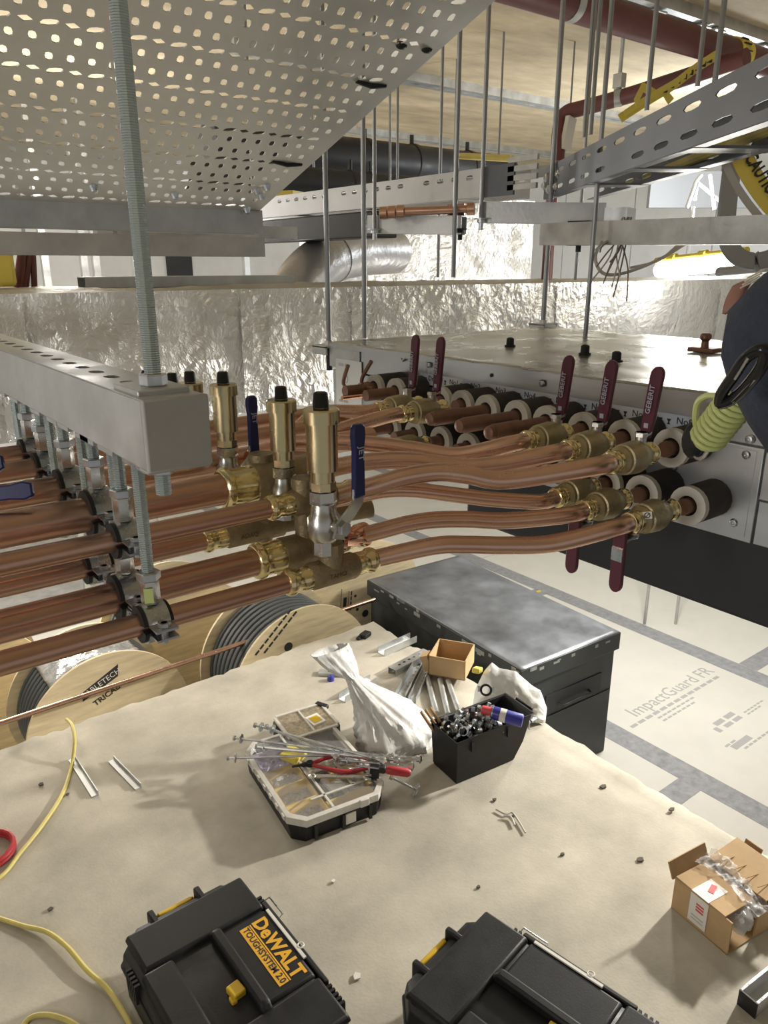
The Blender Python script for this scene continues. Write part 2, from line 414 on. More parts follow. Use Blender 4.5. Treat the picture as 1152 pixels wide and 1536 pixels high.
# front: an upper fascia, a lower port panel and the end access plate
g = G(); g.span((UX+.002, UY0, UT-.052), (UX+.012, UY1-.095, UT-.004)); mk('upper_fascia', g, 'stainless', unit, bevel=.001)
g = G(); g.span((UX, .41, UM), (UX+.012, UY1-.0, UT-.054)); mk('port_panel', g, 'stainless', unit, bevel=.001)
g = G(); g.span((UX, UY0, -.262), (UX+.012, .408, UT-.054)); mk('end_plate', g, 'stainless', unit, bevel=.001)
g = G(); g.span((UX+.002, UY0, UM), (UX+.012, .408, -.264)); mk('end_plate', g, 'stainless', unit, bevel=.001)
g = G(); g.span((UX-.0012, .418, -.312), (UX, .52, -.206)); mk('access_cover', g, 'stainless', unit)
g = G(); g.span((UX-.001, UY1-.10, -.272), (UX+.0, UY1-.012, -.178)); mk('instruction_plate', g, 'panel_white', unit, label='white instruction plate with small diagrams')
g = G(); g.span((UX, UY1-.092, UT-.048), (UX+.014, UY1+.012, UT-.002)); mk('corner_bracket', g, 'galv', unit, bevel=.001)
g = G(); g.span((UX+.03, UY0, UB), (1.5, .93, UM)); mk('drain_pan', g, 'black_pan', unit, bevel=.006, label='black lower pan')
# label strip: alternating white and bluish tabs with port numbers
tt = [at(a, b, x=UX).y for a, b in ((652, 560), (680, 564), (712, 569), (750, 576), (795, 583), (842, 590), (897, 598), (960, 607), (1030, 619))]
tt = [k+.012 for k in tt]; ty = [tt[0]+.03]+[(a+b)/2 for a, b in zip(tt, tt[1:])]+[tt[-1]-.03]
TXT = ['Drain', 'No1', 'No2', 'No3', 'No4', 'No5', 'No6', 'No7', 'No8']
for i in range(9):
    y1, y0 = ty[i], ty[i+1]; sl = .008
    P = [(y1-.0, 0), (y1+(sl if i % 2 else 0), .019), (y0-(sl if i % 2 else 0), .019), (y0, 0)]
    g = G(); o = V((UX+.0019, 0, UT-.0505)); zoff = .0002*(i % 2)
    g.prism([(-p[0], p[1]) for p in P], o-EX*zoff, -EY, EZ, .0004)
    tb = mk('label_tab', g, 'panel_white' if i % 2 else 'label_blue', unit)
    yc = (y0+y1)/2
    text(TXT[i], .0125, (UX+.0009, yc-.012, UT-.039), -EY, EZ, 'black_ink', tb, name='lettering', ext=.0001)
    for s in (.022, .010):
        g = G(); g.prism([(-.0022, -.004), (.0022, -.004), (.0008, -.001), (.003, .003), (-.003, .003), (-.0008, -.001)], (UX+.0012, yc+s, UT-.041), -EY, EZ, .0003); mk('pictogram', g, 'black_ink', tb)
print_bars([(-.028, .026, .045, .006), (-.028, -.046, .034, .005)], V((UX-.0011, UY1-.05, -.218)), -EY, EZ, 'ink', unit)
g = G()
for yy, zz in ((UY1-.045, -.215), (UY1-.065, -.235)):
    g.tube([(UX-.0012, yy+.009*math.cos(a*.5236), zz+.009*math.sin(a*.5236)) for a in range(12)], .0007, 5, close=True)
mk('diagram', g, 'ink', unit)
def screw(p, parent, r=.0055, ax=-EX, name='screw', m='zinc'):
    g = G(); g.lathe(p, ax, [(0, r), (.0012, r), (.0028, r*.72), (.0030, r*.4), (.0016, r*.35)], 12); return mk(name, g, m, parent)
for px_, py_ in ((605, 538), (643, 547), (813, 575), (813, 603), (811, 621), (1125, 659), (1120, 682), (1101, 784), (1133, 624), (1012, 700)):
    p = at(px_, py_, x=UX-.0005); screw(p, unit)
g = G(); p = at(737, 563, x=UX+.001); g.cyl(p, p-EX*.0006, .003, 12); mk('hole', g, 'black_ink', unit)
# studs and a wing bolt on the lid
for q in ((877, 524), (924, 535), (765, 512)):
    p = gp(q[0], q[1]+8, UT+.001); g = G(); g.lathe(p, EZ, [(0, .0105), (.003, .0105), (.003, .0075), (.015, .0072), (.017, .004)], 14); mk('rubber_stud', g, 'rubber', unit, label='black rubber stud')
p = gp(1056, 528, UT+.001); g = G(); g.box(p+V((0, 0, .004)), (.03, .05, .008)); g.lathe(p, EZ, [(0, .008), (.02, .006), (.022, .010), (.03, .010), (.033, .006)], 12); mk('wing_bolt', g, 'copper_dark', unit, bevel=.002)
# hanger brackets
def bracket(p, sx, sy, name='hanger_bracket'):
    g = G(); g.box(p+V((0, 0, .002)), (sx, sy, .004)); g.box(p+V((sx/2-.002, 0, -.010)), (.004, sy, .024)); g.box(p+V((-sx/2+.002, 0, -.006)), (.004, sy, .016)); g.lathe(p+V((0, 0, .004)), EZ, [(0, .009), (.008, .009)], 6); return mk(name, g, 'galv', unit)
bracket(V((.885, 1.335, UT-.012)), .05, .05); bracket(V((1.53, 1.325, UT+.004)), .05, .05)
g = G(); g.cyl((.885, 1.335, UT-.06), (.885, 1.335, UT-.014), .0065, 12); mk('rubber_stud', g, 'rubber', unit)
# ports: rubber foam tube, white foam collar and a bare copper stub in it
TOP = [.493, .56, .624, .686, .742, .803, .857, .905, 1.022, 1.082]
BOT = [.462, .525, .580, .64, .70, .77, .84, .904, .97, 1.036]
def port(y, z, stub, first):
    g = G(); g.lathe((UX, y, z), -EX, [(0, .0235), (.052, .0235)], 20); t = mk('insulation_tube', g, 'rubber_foam', unit)
    g = G(); x = UX-.052
    n = 20; P = []
    for xx, r in ((x+.0, .0236), (x-.008, .0236), (x-.008, .0125), (x+.004, .0125)):
        for j in range(n):
            a = 2*math.pi*j/n; P.append((xx, y+r*math.cos(a), z+r*math.sin(a)))
    g.add(P, [(i*n+j, i*n+(j+1) % n, (i+1)*n+(j+1) % n, (i+1)*n+j) for i in range(3) for j in range(n)]); mk('foam_collar', g, 'foam_white', t)
    g = G(); g.cyl((x-stub, y, z), (x+.01, y, z), .0095, 16)
    if stub > .09: g.lathe((x-stub, y, z), -EX, [(0, .0095), (.004, .0085), (.006, .004)], 16); g.lathe((x-stub*.55, y, z), -EX, [(-.003, .0098), (0, .0108), (stub*.45-.006, .0108), (stub*.45-.004, .0098)], 16)
    mk('copper_stub', g, 'copper_dark', t)
TS = [.02, .02, .02, .115, .115, .115, .02, .02, .07, .07]
for i, y in enumerate(TOP): port(y, -.2075, TS[i], i)
for i, y in enumerate(BOT): port(y, -.272, (.02, .02, .02, .03, .03, .04, .03, .03, .05, .05)[i], i)
# two pinched capillary ends on the first ports
for q, pts in ((0, [(522, 548), (515, 575), (525, 583), (548, 583)]), (1, [(557, 542), (543, 568), (546, 580), (560, 583)])):
    g = G(); P = [at(a, b, x=.79) for a, b in pts]; g.tube(spline(P, 6), .0035, 8); mk('capillary', g, 'copper_dark', unit)
g = G(); p = at(540, 583, x=.79); g.lathe(p, EX, [(0, .006), (.002, .011), (.018, .011), (.02, .009), (.05, .009)], 14); mk('capillary_cap', g, 'copper_dark', unit)
# ================================================================== foil clad ducts
def foilbox(name, lo, hi, label, step=.03, amp=.006, m='foil', parent=None):
    t = thing(name, ((lo[0]+hi[0])/2, (lo[1]+hi[1])/2, lo[2]), label, 'duct')
    def face(o, a, b, na, nb, nn):
        o, a, b, nn = V(o), V(a), V(b), V(nn); g = G()
        def fn(u, v):
            p = o+a*u+b*v; e = min(u, 1-u, v, 1-v)
            k = 0 if e < 1e-6 else min(1, e*30)
            h = noise.noise(p*7)*.6+noise.noise(p*19)*.4+noise.noise(p*42)*.25
            return p+nn*(h*amp*k)
        return g.grid(fn, na, nb)
    L = V(hi)-V(lo); nx, ny, nz = [max(2, int(k/step)) for k in L]
    g = face(lo, (L.x, 0, 0), (0, 0, L.z), nx, nz, (0, -1, 0)); mk('front_cladding', g, m, t, smooth=80)
    g = face((lo[0], lo[1], hi[2]), (L.x, 0, 0), (0, L.y, 0), nx, ny, (0, 0, 1)); mk('top_cladding', g, 'foil_dusty', t, smooth=80)
    g = G(); x0, y0, z0 = lo; x1, y1, z1 = hi
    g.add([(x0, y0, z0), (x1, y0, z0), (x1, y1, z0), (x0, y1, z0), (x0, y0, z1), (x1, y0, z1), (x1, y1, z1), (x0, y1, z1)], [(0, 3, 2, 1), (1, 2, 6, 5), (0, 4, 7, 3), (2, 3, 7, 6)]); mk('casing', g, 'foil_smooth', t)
    return t
d1 = foilbox('foil_duct', (-1.2, 1.62, -.335), (5.4, 2.12, -.052), 'long foil clad rectangular duct running behind the branch box', .025, .011)
for x in (.34, .86, 1.17, 1.95, 2.9):
    g = G(); P = []
    g.grid(lambda u, v: (x+(u-.5)*.06+noise.noise((x*3, v*9, u))*.003, 1.6125+noise.noise((u*3, v*12, x))*.002, -.333+.276*v), 4, 16); mk('foil_tape', g, 'foil', d1, smooth=80)
d2 = foilbox('foil_duct', at(552, 412, y=2.75).to_tuple()[:1]+(2.75, -.12), (at(796, 412, y=2.75).x, 3.3, .30), 'upright foil clad duct with deep creases below the slotted trays', .03, .02)
for hx_ in (1.5, 2.3):
    g = G(); g.cyl((d2.location.x+(hx_-1.9)*.5, 3.0, .29), (d2.location.x+(hx_-1.9)*.5, 3.0, CZ), .006, 8); mk('hanger', g, 'rod_grey', d2)
# round bend beside it
t = thing('duct_bend', at(470, 412, y=2.5), 'smooth grey round duct bend rising left of the creased foil duct', 'duct')
P = [at(425, 470, y=2.32), at(450, 425, y=2.32), at(485, 392, y=2.38), at(535, 380, y=2.48), at(590, 378, y=2.58)]
g = G(); g.tube(spline(P, 8), .085, 28); mk('bend', g, 'foil_smooth', t, smooth=60)
for k in (2, 18):
    g = G(); S = spline(P, 8); g.tube([S[k], S[k+1]], .088, 28); mk('joint_band', g, 'foil_smooth', t)
# grey concrete upstand below the duct behind the pipes
# ================================================================== pipe rack: support channel, rods, clamps
RX = .2134
def channel_cells(L, w, pitch=.05, sl=.028, sw=.013, off=.03):
    cells = []; u = 0
    n = int((L-off)/pitch)
    cells.append((0, off-.0, -w/2, w/2, None)) if off > 0 else None
    for k in range(n):
        a = off+k*pitch; H = hole(a+pitch/2, 0, sl/2, sw/2)
        cells.append((a, a+pitch, -w/2, w/2, H))
    if off+n*pitch < L-.001: cells.append((off+n*pitch, L, -w/2, w/2, None))
    return cells
def strut(name, a, b, w, h, label=None, cat='channel', up=EZ, slots=True, group=None, m='galv', cap=False, parent=None, pitch=.05, single=False, lips=True, hs=None):
    """U channel from a to b, slotted back on the up side, open side down with turned-in lips"""
    a, b = V(a), V(b); d = (b-a); L = d.length; d.normalize(); up = V(up); sd = d.cross(up).normalized(); up = sd.cross(d).normalized()
    t = None
    if parent is None and not single: t = thing(name, (a+b)/2-up*h/2, label, cat, group)
    g = G(); fn = lambda u, v: a+d*u+sd*v+up*h/2
    if slots: slotplate(g, 0, 0, 0, 0, 0, channel_cells(L, w, pitch, pitch*.50, w*.26), fn)
    else: slotplate(g, 0, 0, 0, 0, 0, [(0, L, -w/2, w/2, None)], fn)
    lip = h*.22
    for s in (-1, 1):
        P = [a+sd*s*w/2+up*h/2, b+sd*s*w/2+up*h/2, b+sd*s*w/2-up*h/2, a+sd*s*w/2-up*h/2]
        g.add(P, [(0, 1, 2, 3)])
        if lips:
            Q = [a+sd*s*w/2-up*h/2, b+sd*s*w/2-up*h/2, b+sd*s*(w/2-lip)-up*h/2, a+sd*s*(w/2-lip)-up*h/2, b+sd*s*(w/2-lip)-up*(h/2-lip), a+sd*s*(w/2-lip)-up*(h/2-lip)]
            g.add(Q, [(0, 1, 2, 3), (3, 2, 4, 5)])
    if single: return mk(name, g, m, solid=.0022, label=label, cat=cat, group=group, smooth=0)
    o = mk('channel_body' if parent is None else name, g, m, t if parent is None else parent, solid=.0022, smooth=0)
    if cap:
        q = G(); q.box(a-d*.004, (1, 1, 1)); q.v = []; q.f = []
        R = Matrix((d, sd, up)).transposed()
        q.box(a-d*.003, (.006, w+.003, h+.003), R); q.box(a+d*.006-up*(h/2+.002), (.018, w+.003, .003), R)
        mk('end_cap', q, 'cap_grey', t, bevel=.002, label='grey plastic end cap')
    return t or o
def nut(g, p, r=.009, h=.008, ax=EZ): g.lathe(p, ax, [(0, r*.9), (h*.12, r), (h*.88, r), (h, r*.9)], 6)
rack = strut('support_channel', (RX, .527, -.1165), (RX, 1.585, -.1165), .047, .050, 'slotted steel support channel with grey end cap carrying the copper pipes', cap=True, pitch=.04)
g = G(); p = V((RX, .562, -.0915)); g.box(p+V((0, .006, .0025)), (.040, .052, .005)); mk('square_washer', g, 'galv', rack, bevel=.001)
g = G(); nut(g, p+V((0, 0, .005)), .0105, .009); mk('top_nut', g, 'zinc', rack)
g = G(); g.box(V((RX, .562, -.145)), (.044, .05, .004)); nut(g, V((RX, .562, -.155)), .0105, .008); mk('bottom_nut', g, 'zinc', rack)
# threaded hanger rods (each a thing)
def rod(p0, z1, r, label, name='threaded_rod', group='threaded hanger rods', m='zinc_thread', n=10):
    p0 = V(p0); g = G(); g.cyl(p0, (p0.x, p0.y, z1), r, n); return mk(name, g, m, label=label, cat='rod', group=group)
rod((RX, .562, -.172), CZ, .0062, 'large blurred threaded rod through the end of the support channel')
# two rows of copper pipe
PIPES = [ # name, y, z, r, x end, rod length flag, label
 ('a', .617, -.304, .0103, .352, 'lowest front copper pipe nearest the plinth with a green marked clamp'),
 ('b', .679, -.300, .0150, .350, 'thick lower copper pipe just behind the lowest front pipe'),
 ('c', .665, -.239, .0100, .362, 'thin upper copper pipe in front, ending at the second air vent'),
 ('d', .771, -.300, .0105, .335, 'copper pipe seen between the thin upper pipe and the thick lower pipe'),
 ('e', .737, -.232, .0172, .345, 'thickest upper copper pipe ending in a large brass press collar'),
 ('f', .834, -.228, .0140, .62, 'third upper copper pipe back from the channel end'),
 ('g', .924, -.224, .0115, .66, 'fourth upper copper pipe back from the channel end'),
 ('h', .985, -.218, .0105, .66, 'rearmost upper copper pipe under the foil duct'),
]
PD = {}
for k, y, z, r, xe, lab in PIPES:
    g = G(); x0 = .076 if k in 'ab' else -.9
    g.cyl((x0, y, z), (xe, y, z), r, 24); PD[k] = (y, z, r, xe)
    mk('copper_pipe', g, 'copper', label=lab, cat='pipe', group='straight copper pipes')
# continuation of the two lower pipes beyond the left press collars
for k in 'ab':
    y, z, r, xe = PD[k]
    t = thing('press_coupling', (.06, y, z-r), {'a': 'brass press collar on the lowest front pipe at the left edge', 'b': 'brass press collar on the thick lower pipe at the left edge'}[k], 'fitting', 'brass press collars')
    g = G(); g.lathe((.076, y, z), -EX, [(0, r*1.03), (.001, r*1.25), (.006, r*1.42), (.010, r*1.42), (.013, r*1.2), (.04, r*1.18)], 24); mk('collar', g, 'brass_bright', t)
    g = G(); g.lathe((.0765, y, z), EX, [(0, r*1.12), (.002, r*1.12)], 24); mk('seal_ring', g, 'navy_plastic', t)
    g = G(); g.cyl((-.9, y, z), (.06, y, z), r, 20); mk('copper_pipe', g, 'copper', label={'a': 'continuing lowest front copper pipe left of its press collar', 'b': 'continuing thick lower copper pipe left of its press collar'}[k], cat='pipe', group='straight copper pipes')
def clamp(y, z, r, ztop, label, green=False, x=RX):
    t = thing('pipe_clamp', (x, y, z-r-.012), label, 'clamp', 'rubber lined pipe clamps')
    R, wd = r+.0065, .020; n = 28
    def ring(r0, r1, wd, skip):
        g = G(); P = []; idx = [a for a in range(n+1)]
        for sgn in (0, 1):
            P = []; a0 = math.radians(12)+sgn*math.pi; a1 = math.pi-math.radians(12)+sgn*math.pi; m_ = 14
            for i in range(m_+1):
                a = a0+(a1-a0)*i/m_
                for rr, xx in ((r0, -wd/2), (r1, -wd/2), (r1, wd/2), (r0, wd/2)): P.append((x+xx, y+rr*math.cos(a), z+rr*math.sin(a)))
            g.add(P, [(i*4+j, i*4+(j+1) % 4, i*4+4+(j+1) % 4, i*4+4+j) for i in range(m_) for j in range(4)]+[(3, 2, 1, 0), tuple(m_*4+j for j in range(4))])
        return g
    mk('rubber_lining', ring(r, R, wd*1.35, 0), 'rubber', t, fixn=True); mk('band', ring(R, R+.0018, wd, 0), 'zinc', t, fixn=True)
    for s in (-1, 1):
        g = G()
        for zz in (-.004, .004): g.box((x, y+s*(R+.009), z+zz), (wd, .018, .002))
        g.box((x, y+s*(R+.001), z), (wd*.5, .002, .010)); mk('ear', g, 'zinc', t)
    for s in (-1, 1):
        g = G(); g.cyl((x, y+s*(R+.010), z-.010), (x, y+s*(R+.010), z+.009), .003, 8); nut(g, (x, y+s*(R+.010), z+.005), .0055, .004); mk('clamp_screw', g, 'zinc', t)
    g = G(); zb = z+R+.0015; nut(g, (x, y, zb), .0085, .022); b = mk('boss', g, 'nickel', t)
    g = G(); nut(g, (x, y, zb+.022), .0105, .008); mk('lock_nut', g, 'zinc', t)
    if green:
        g = G(); g.prism([(-.004, -.007), (.004, -.007), (.004, .007), (-.004, .007)], (x-.0042, y-.0078, zb+.010), V((.866, -.5, 0)), EZ, .0004); mk('paint_mark', g, 'coil_green', t)
    g = G(); zt = max(ztop, zb+.04); g.cyl((x, y, zb+.02), (x, y, zt), .0055, 10)
    mk('threaded_rod', g, 'zinc_thread', label=label.replace('pipe clamp', 'threaded drop rod above the pipe clamp'), cat='rod', group='drop rods of the pipe rack')
    g2 = G(); g2.box((x, y, -.1435), (.050, .036, .004)); mk('channel_washer', g2, 'galv', t)
CL = {'a': 'pipe clamp with green paint mark on the lowest front pipe', 'b': 'pipe clamp on the thick lower pipe', 'c': 'pipe clamp on the thin upper front pipe', 'd': 'pipe clamp on the pipe between the two tiers', 'e': 'pipe clamp on the thickest upper pipe', 'f': 'pipe clamp on the third upper pipe', 'g': 'pipe clamp on the fourth upper pipe', 'h': 'pipe clamp on the rearmost upper pipe'}
for k, lab in CL.items():
    y, z, r, xe = PD[k]; clamp(y, z, r, -.093, lab, k == 'a')
# extra rods of pipes further back
for i, (yy, lb) in enumerate(((.885, 'between the third and fourth upper pipe clamps'), (1.04, 'behind the rearmost upper pipe clamp'))):
    rod((RX, yy, -.30), -.093, .0055, 'drop rod standing '+lb, group='drop rods of the pipe rack')
# ------------------------------------------------------------------ brass fittings
def press_end(g, p, ax, r, L=.030):
    p, ax = V(p), V(ax)
    g.lathe(p, ax, [(0, r*1.04), (.001, r*1.22), (.004, r*1.36), (.008, r*1.36), (.011, r*1.18), (L*.62, r*1.16), (L*.66, r*1.22), (L, r*1.22)], 24)
def vent(p, s, label, blue=True, lever_rot=0, m='brass'):
    """automatic air vent on a ball valve, p = bottom of the valve; s scales"""
    p = V(p); t = thing('air_vent', p+V((0, 0, .062*s)), label, 'air vent', 'brass air vents')
    z = .062*s
    g = G(); g.lathe(p+EZ*z, EZ, [(0, .0125*s), (.001*s, .0125*s)], 16); mk('gasket', g, 'rubber', t)
    g = G(); g.lathe(p+EZ*(z+.001*s), EZ, [(0, .0125*s), (.008*s, .0125*s)], 8); mk('hex_base', g, m, t)
    g = G(); g.lathe(p+EZ*(z+.009*s), EZ, [(0, .0115*s), (.010*s, .0115*s), (.011*s, .0145*s), (.055*s, .0145*s), (.055*s, .0168*s), (.0665*s, .0168*s), (.068*s, .0155*s), (.0685*s, .006*s), (.070*s, .006*s)], 26); mk('float_chamber', g, m, t)
    g = G(); g.lathe(p+EZ*(z+.078*s), EZ, [(0, .0075*s), (.012*s, .0066*s), (.0135*s, .0055*s)], 10); mk('bleed_cap', g, 'rubber', t, label='black bleed cap')
    return t
def ball_valve(p, s, label, lever=True, R=None):
    p = V(p); t = thing('ball_valve', p, label, 'valve', 'ball valves below the air vents')
    g = G(); g.lathe(p, EZ, [(0, .0115*s), (.014*s, .0115*s)], 8); g.lathe(p+EZ*.014*s, EZ, [(0, .013*s), (.004*s, .0155*s), (.022*s, .0155*s), (.027*s, .0125*s), (.036*s, .0115*s), (.038*s, .0132*s)], 22); g.lathe(p+EZ*.05*s, EZ, [(0, .0132*s), (.012*s, .0132*s)], 6)
    mk('valve_body', g, 'nickel', t)
    R = R or V((.22, -.975, 0))              # side on which the lever stands
    sd = EZ.cross(R).normalized(); sd = sd if sd.x > 0 else -sd; q = p+EZ*.030*s+R*.014*s
    g = G(); g.cyl(q, q+R*.010*s, .006*s, 12); mk('stem', g, 'nickel', t)
    if lever:
        g = G(); L = []
        for a, b, c_ in ((-.010, -.004, 0), (.002, 0, 0), (.014, .012, .003), (.022, .019, .004), (.034, .020, .004)): L.append(q+R*(.008+c_)*s+sd*b*s+EZ*a*s)
        g.ribbon(L, sd, .014*s, .0025*s); lv = mk('lever_arm', g, 'nickel', t)
        g = G(); nut(g, q+R*.009*s, .0072*s, .006*s, R); mk('lever_nut', g, 'zinc', lv)
        a = q+R*.012*s+sd*.020*s+EZ*.026*s; g = G()
        g.prism([(-.0070*s, 0), (.0070*s, 0), (.0062*s, .045*s), (.0080*s, .058*s), (.0072*s, .066*s), (.004*s, .069*s), (-.004*s, .069*s), (-.0072*s, .066*s), (-.0080*s, .058*s), (-.0062*s, .045*s)], a-R*.003*s, sd, EZ, -.006*s if sd.cross(EZ).dot(R) < 0 else .006*s)
        h = mk('lever_grip', g, 'navy_plastic', t, bevel=.0012*s, label='navy plastic grip')
        text('JET', .010*s, a+EZ*.042*s+R*.0042*s, -EZ, sd if (-EZ).cross(sd).dot(R) > 0 else -sd, 'lever_print', h)
    return t
# fitting at the front low pipe: tee, valve and vent
ya, za, ra, xa = PD['a']
t = thing('brass_tee', (.41, ya, za-.02), 'bronze press tee joining the lowest front pipe to its valve', 'fitting', 'bronze press fittings')
g = G(); press_end(g, (.350, ya, za), EX, ra); mk('press_collar', g, 'brass_bright', t)
g = G(); g.lathe((.377, ya, za), EX, [(0, ra*1.2), (.004, ra*1.42), (.055, ra*1.42), (.060, ra*1.2)], 22); g.cyl((.405, ya, za), (.405, ya, za+.03), .0135, 18); g.lathe((.405, ya, za+.020), EZ, [(0, .0145), (.012, .0145)], 8); mk('tee_body', g, 'bronze', t)
g = G(); press_end(g, (.462, ya, za), -EX, ra); mk('press_collar', g, 'brass_bright', t)
text('TAMCI', .007, (.405, ya-ra*1.43, za), EX, EZ, 'cast_mark', t, ext=.0003)
ball_valve((.398, ya, za+.022), 1.08, 'nickel ball valve with navy lever under the frontmost air vent')
vent((.398, ya, za+.022), 1.08, 'frontmost brass air vent beside the navy lever')
# thick lower pipe: big elbow body and copper coupling to the second flexible line
yb, zb_, rb, xb = PD['b']
t = thing('bronze_reducer', (.40, yb, zb_-.02), 'large bronze reducer on the thick lower pipe behind the tee', 'fitting', 'bronze press fittings')
g = G(); press_end(g, (.348, yb, zb_), EX, rb, .034); mk('press_collar', g, 'brass_bright', t)
g = G(); g.lathe((.380, yb, zb_), EX, [(0, rb*1.2), (.003, rb*1.3), (.050, rb*1.3), (.066, ra*1.5), (.085, ra*1.4)], 24); g.cyl((.415, yb, zb_-.005), (.415, yb, zb_+.045), .0125, 16); mk('reducer_body', g, 'bronze', t)
g = G(); g.lathe((.415, yb, zb_-.034), EZ, [(0, .008), (.018, .008)], 6); mk('drain_plug', g, 'brass', t)
g = G(); press_end(g, (.462+.03, yb, zb_), -EX, ra); mk('press_collar', g, 'brass_bright', t)
# copper coupling
t = thing('press_coupling', (.52, .675, -.297), 'bright copper press coupling right of the front valve', 'fitting')
c0, c1 = at(505, 810, d=.86), at(549, 801, d=.89); ax = (c1-c0).normalized(); L = (c1-c0).length
g = G(); g.lathe(c0, ax, [(0, ra*1.05), (.001, ra*1.3), (.005, ra*1.38), (.009, ra*1.15), (L*.5, ra*1.1), (L-.010, ra*1.15), (L-.006, ra*1.42), (L-.002, ra*1.42), (L, ra*1.05)], 24); mk('sleeve', g, 'copper_bright', t)
g = G(); g.lathe(c0-ax*.002, ax, [(0, ra*1.2), (.002, ra*1.2)], 22); mk('seal_ring', g, 'navy_plastic', t)
# thin upper front pipe: tee with the second vent
yc, zc, rc, xc = PD['c']
t = thing('brass_tee', (.42, yc, zc-.02), 'bronze press tee on the thin upper front pipe under the second air vent', 'fitting', 'bronze press fittings')
g = G(); press_end(g, (.360, yc, zc), EX, rc); mk('press_collar', g, 'brass_bright', t)
g = G(); g.lathe((.388, yc, zc), EX, [(0, rc*1.2), (.004, rc*1.42), (.052, rc*1.42), (.056, rc*1.15)], 22); g.cyl((.405, yc, zc), (.405, yc, zc+.026), .013, 18); g.cyl((.425, yc, zc), (.425, yc+.02, zc-.05), .0115, 16); mk('tee_body', g, 'bronze', t)
g = G(); press_end(g, (.470, yc, zc), -EX, rc); mk('press_collar', g, 'brass_bright', t)
vb = at(426, 700, y=.70)-EZ*.062*.95
ball_valve((vb.x, .70, vb.z), .95, 'nickel ball valve with navy lever under the second air vent')
vent((vb.x, .70, vb.z), .95, 'second brass air vent just behind the frontmost one')
# pipe d fitting
yd, zd, rd, xd = PD['d']
t = thing('bronze_reducer', (.38, yd, zd-.02), 'bronze press body on the middle pipe with a yellow drain plug', 'fitting', 'bronze press fittings')
g = G(); press_end(g, (.333, yd, zd), EX, rd); mk('press_collar', g, 'brass_bright', t)
g = G(); g.lathe((.36, yd, zd), EX, [(0, rd*1.2), (.003, rd*1.4), (.075, rd*1.4)], 22); g.lathe((.41, yd, zd+.012), -EZ, [(0, .012), (.030, .012)], 14); g.cyl((.44, yd, zd), (.55, yd-.03, zd+.005), rd*1.1, 14); mk('valve_body', g, 'bronze', t)
g = G(); g.lathe((.41, yd, zd-.024), EZ, [(0, .009), (.006, .0125), (.010, .0125)], 6); mk('drain_plug', g, 'yellow_tape', t)
text('ADAQ', .008, (.385, yd-rd*1.41, zd), EX, EZ, 'cast_mark', t, ext=.0003)
# thickest pipe fitting with vent
ye, ze, re_, xe_ = PD['e']
t = thing('bronze_reducer', (.41, ye, ze-.02), 'largest bronze body after the big brass collar on the thickest pipe', 'fitting', 'bronze press fittings')
g = G(); press_end(g, (.343, ye, ze), EX, re_, .040); mk('press_collar', g, 'brass_bright', t)
g = G(); g.lathe((.381, ye, ze), EX, [(0, re_*1.2), (.003, re_*1.28), (.085, re_*1.28), (.095, re_*.9)], 26); g.cyl((.40, ye+.01, ze), (.40, ye+.01, ze+.03), .014, 16); mk('reducer_body', g, 'bronze', t)
c0 = at(372, 690, y=.80); ax = EX
g = G(); g.lathe(c0, EX, [(0, .011), (.012, .016), (.03, .018), (.036, .014), (.040, .019), (.046, .019), (.05, .012)], 22); mk('copper_sleeve', g, 'copper_bright', t)
vb = at(341, 670, y=.80)-EZ*.062*.95
ball_valve((vb.x, .80, vb.z), .95, 'nickel ball valve with navy lever under the third air vent')
vent((vb.x, .80, vb.z), .95, 'third brass air vent beside the channel end cap')
vb = at(292, 660, y=.90)-EZ*.062*.95
ball_valve((vb.x, .90, vb.z), .95, 'nickel ball valve half hidden behind the channel end cap', lever=False)
vent((vb.x, .90, vb.z), .95, 'fourth brass air vent half hidden by the support channel')
vb = at(266, 655, y=.985)-EZ*.062*.95
vent((vb.x, .985, vb.z), .95, 'rearmost brass air vent peeking above the support channel')
ball_valve((vb.x, .985, vb.z), .95, 'nickel ball valve below the rearmost air vent', lever=False)
# navy grips of valves seen above the channel and at the left edge
def loose_grip(a, b, wd, label, d, R=None, stub=.05):
    a, b = at(*a, d=d), at(*b, d=d); t = thing('ball_valve', (a+b)/2-EZ*.02, label, 'valve', 'ball valves below the air vents')
    dr = (b-a); L = dr.length; dr.normalize(); cd = (-at(600, 700, d=1)).normalized(); sd = dr.cross(cd).normalized(); g = G(); w2 = wd/2
    g.prism([(-w2*.85, 0), (w2*.85, 0), (w2*.8, L*.6), (w2, L*.85), (w2*.7, L), (-w2*.7, L), (-w2, L*.85), (-w2*.8, L*.6)], a, sd, dr, .006); mk('lever_grip', g, 'navy_plastic', t, bevel=.0015)
    g = G(); g.ribbon([a-dr*stub, a+dr*.004], sd, wd*.8, .003); mk('lever_arm', g, 'nickel', t); g = G(); q = a-dr*stub; g.lathe(q-cd*.03, cd, [(0, .014), (.02, .015), (.03, .007), (.036, .007)], 16); mk('valve_body', g, 'nickel', t)
    return t
loose_grip((-34, 745), (52, 734), .017, 'navy valve lever at the left edge over the third pipe', .70)
loose_grip((-50, 702), (8, 693), .018, 'navy valve lever at the left edge over the fourth pipe', .80)
loose_grip((221, 590), (219, 556), .010, 'navy valve lever tip standing behind the support channel', .95, stub=.03)
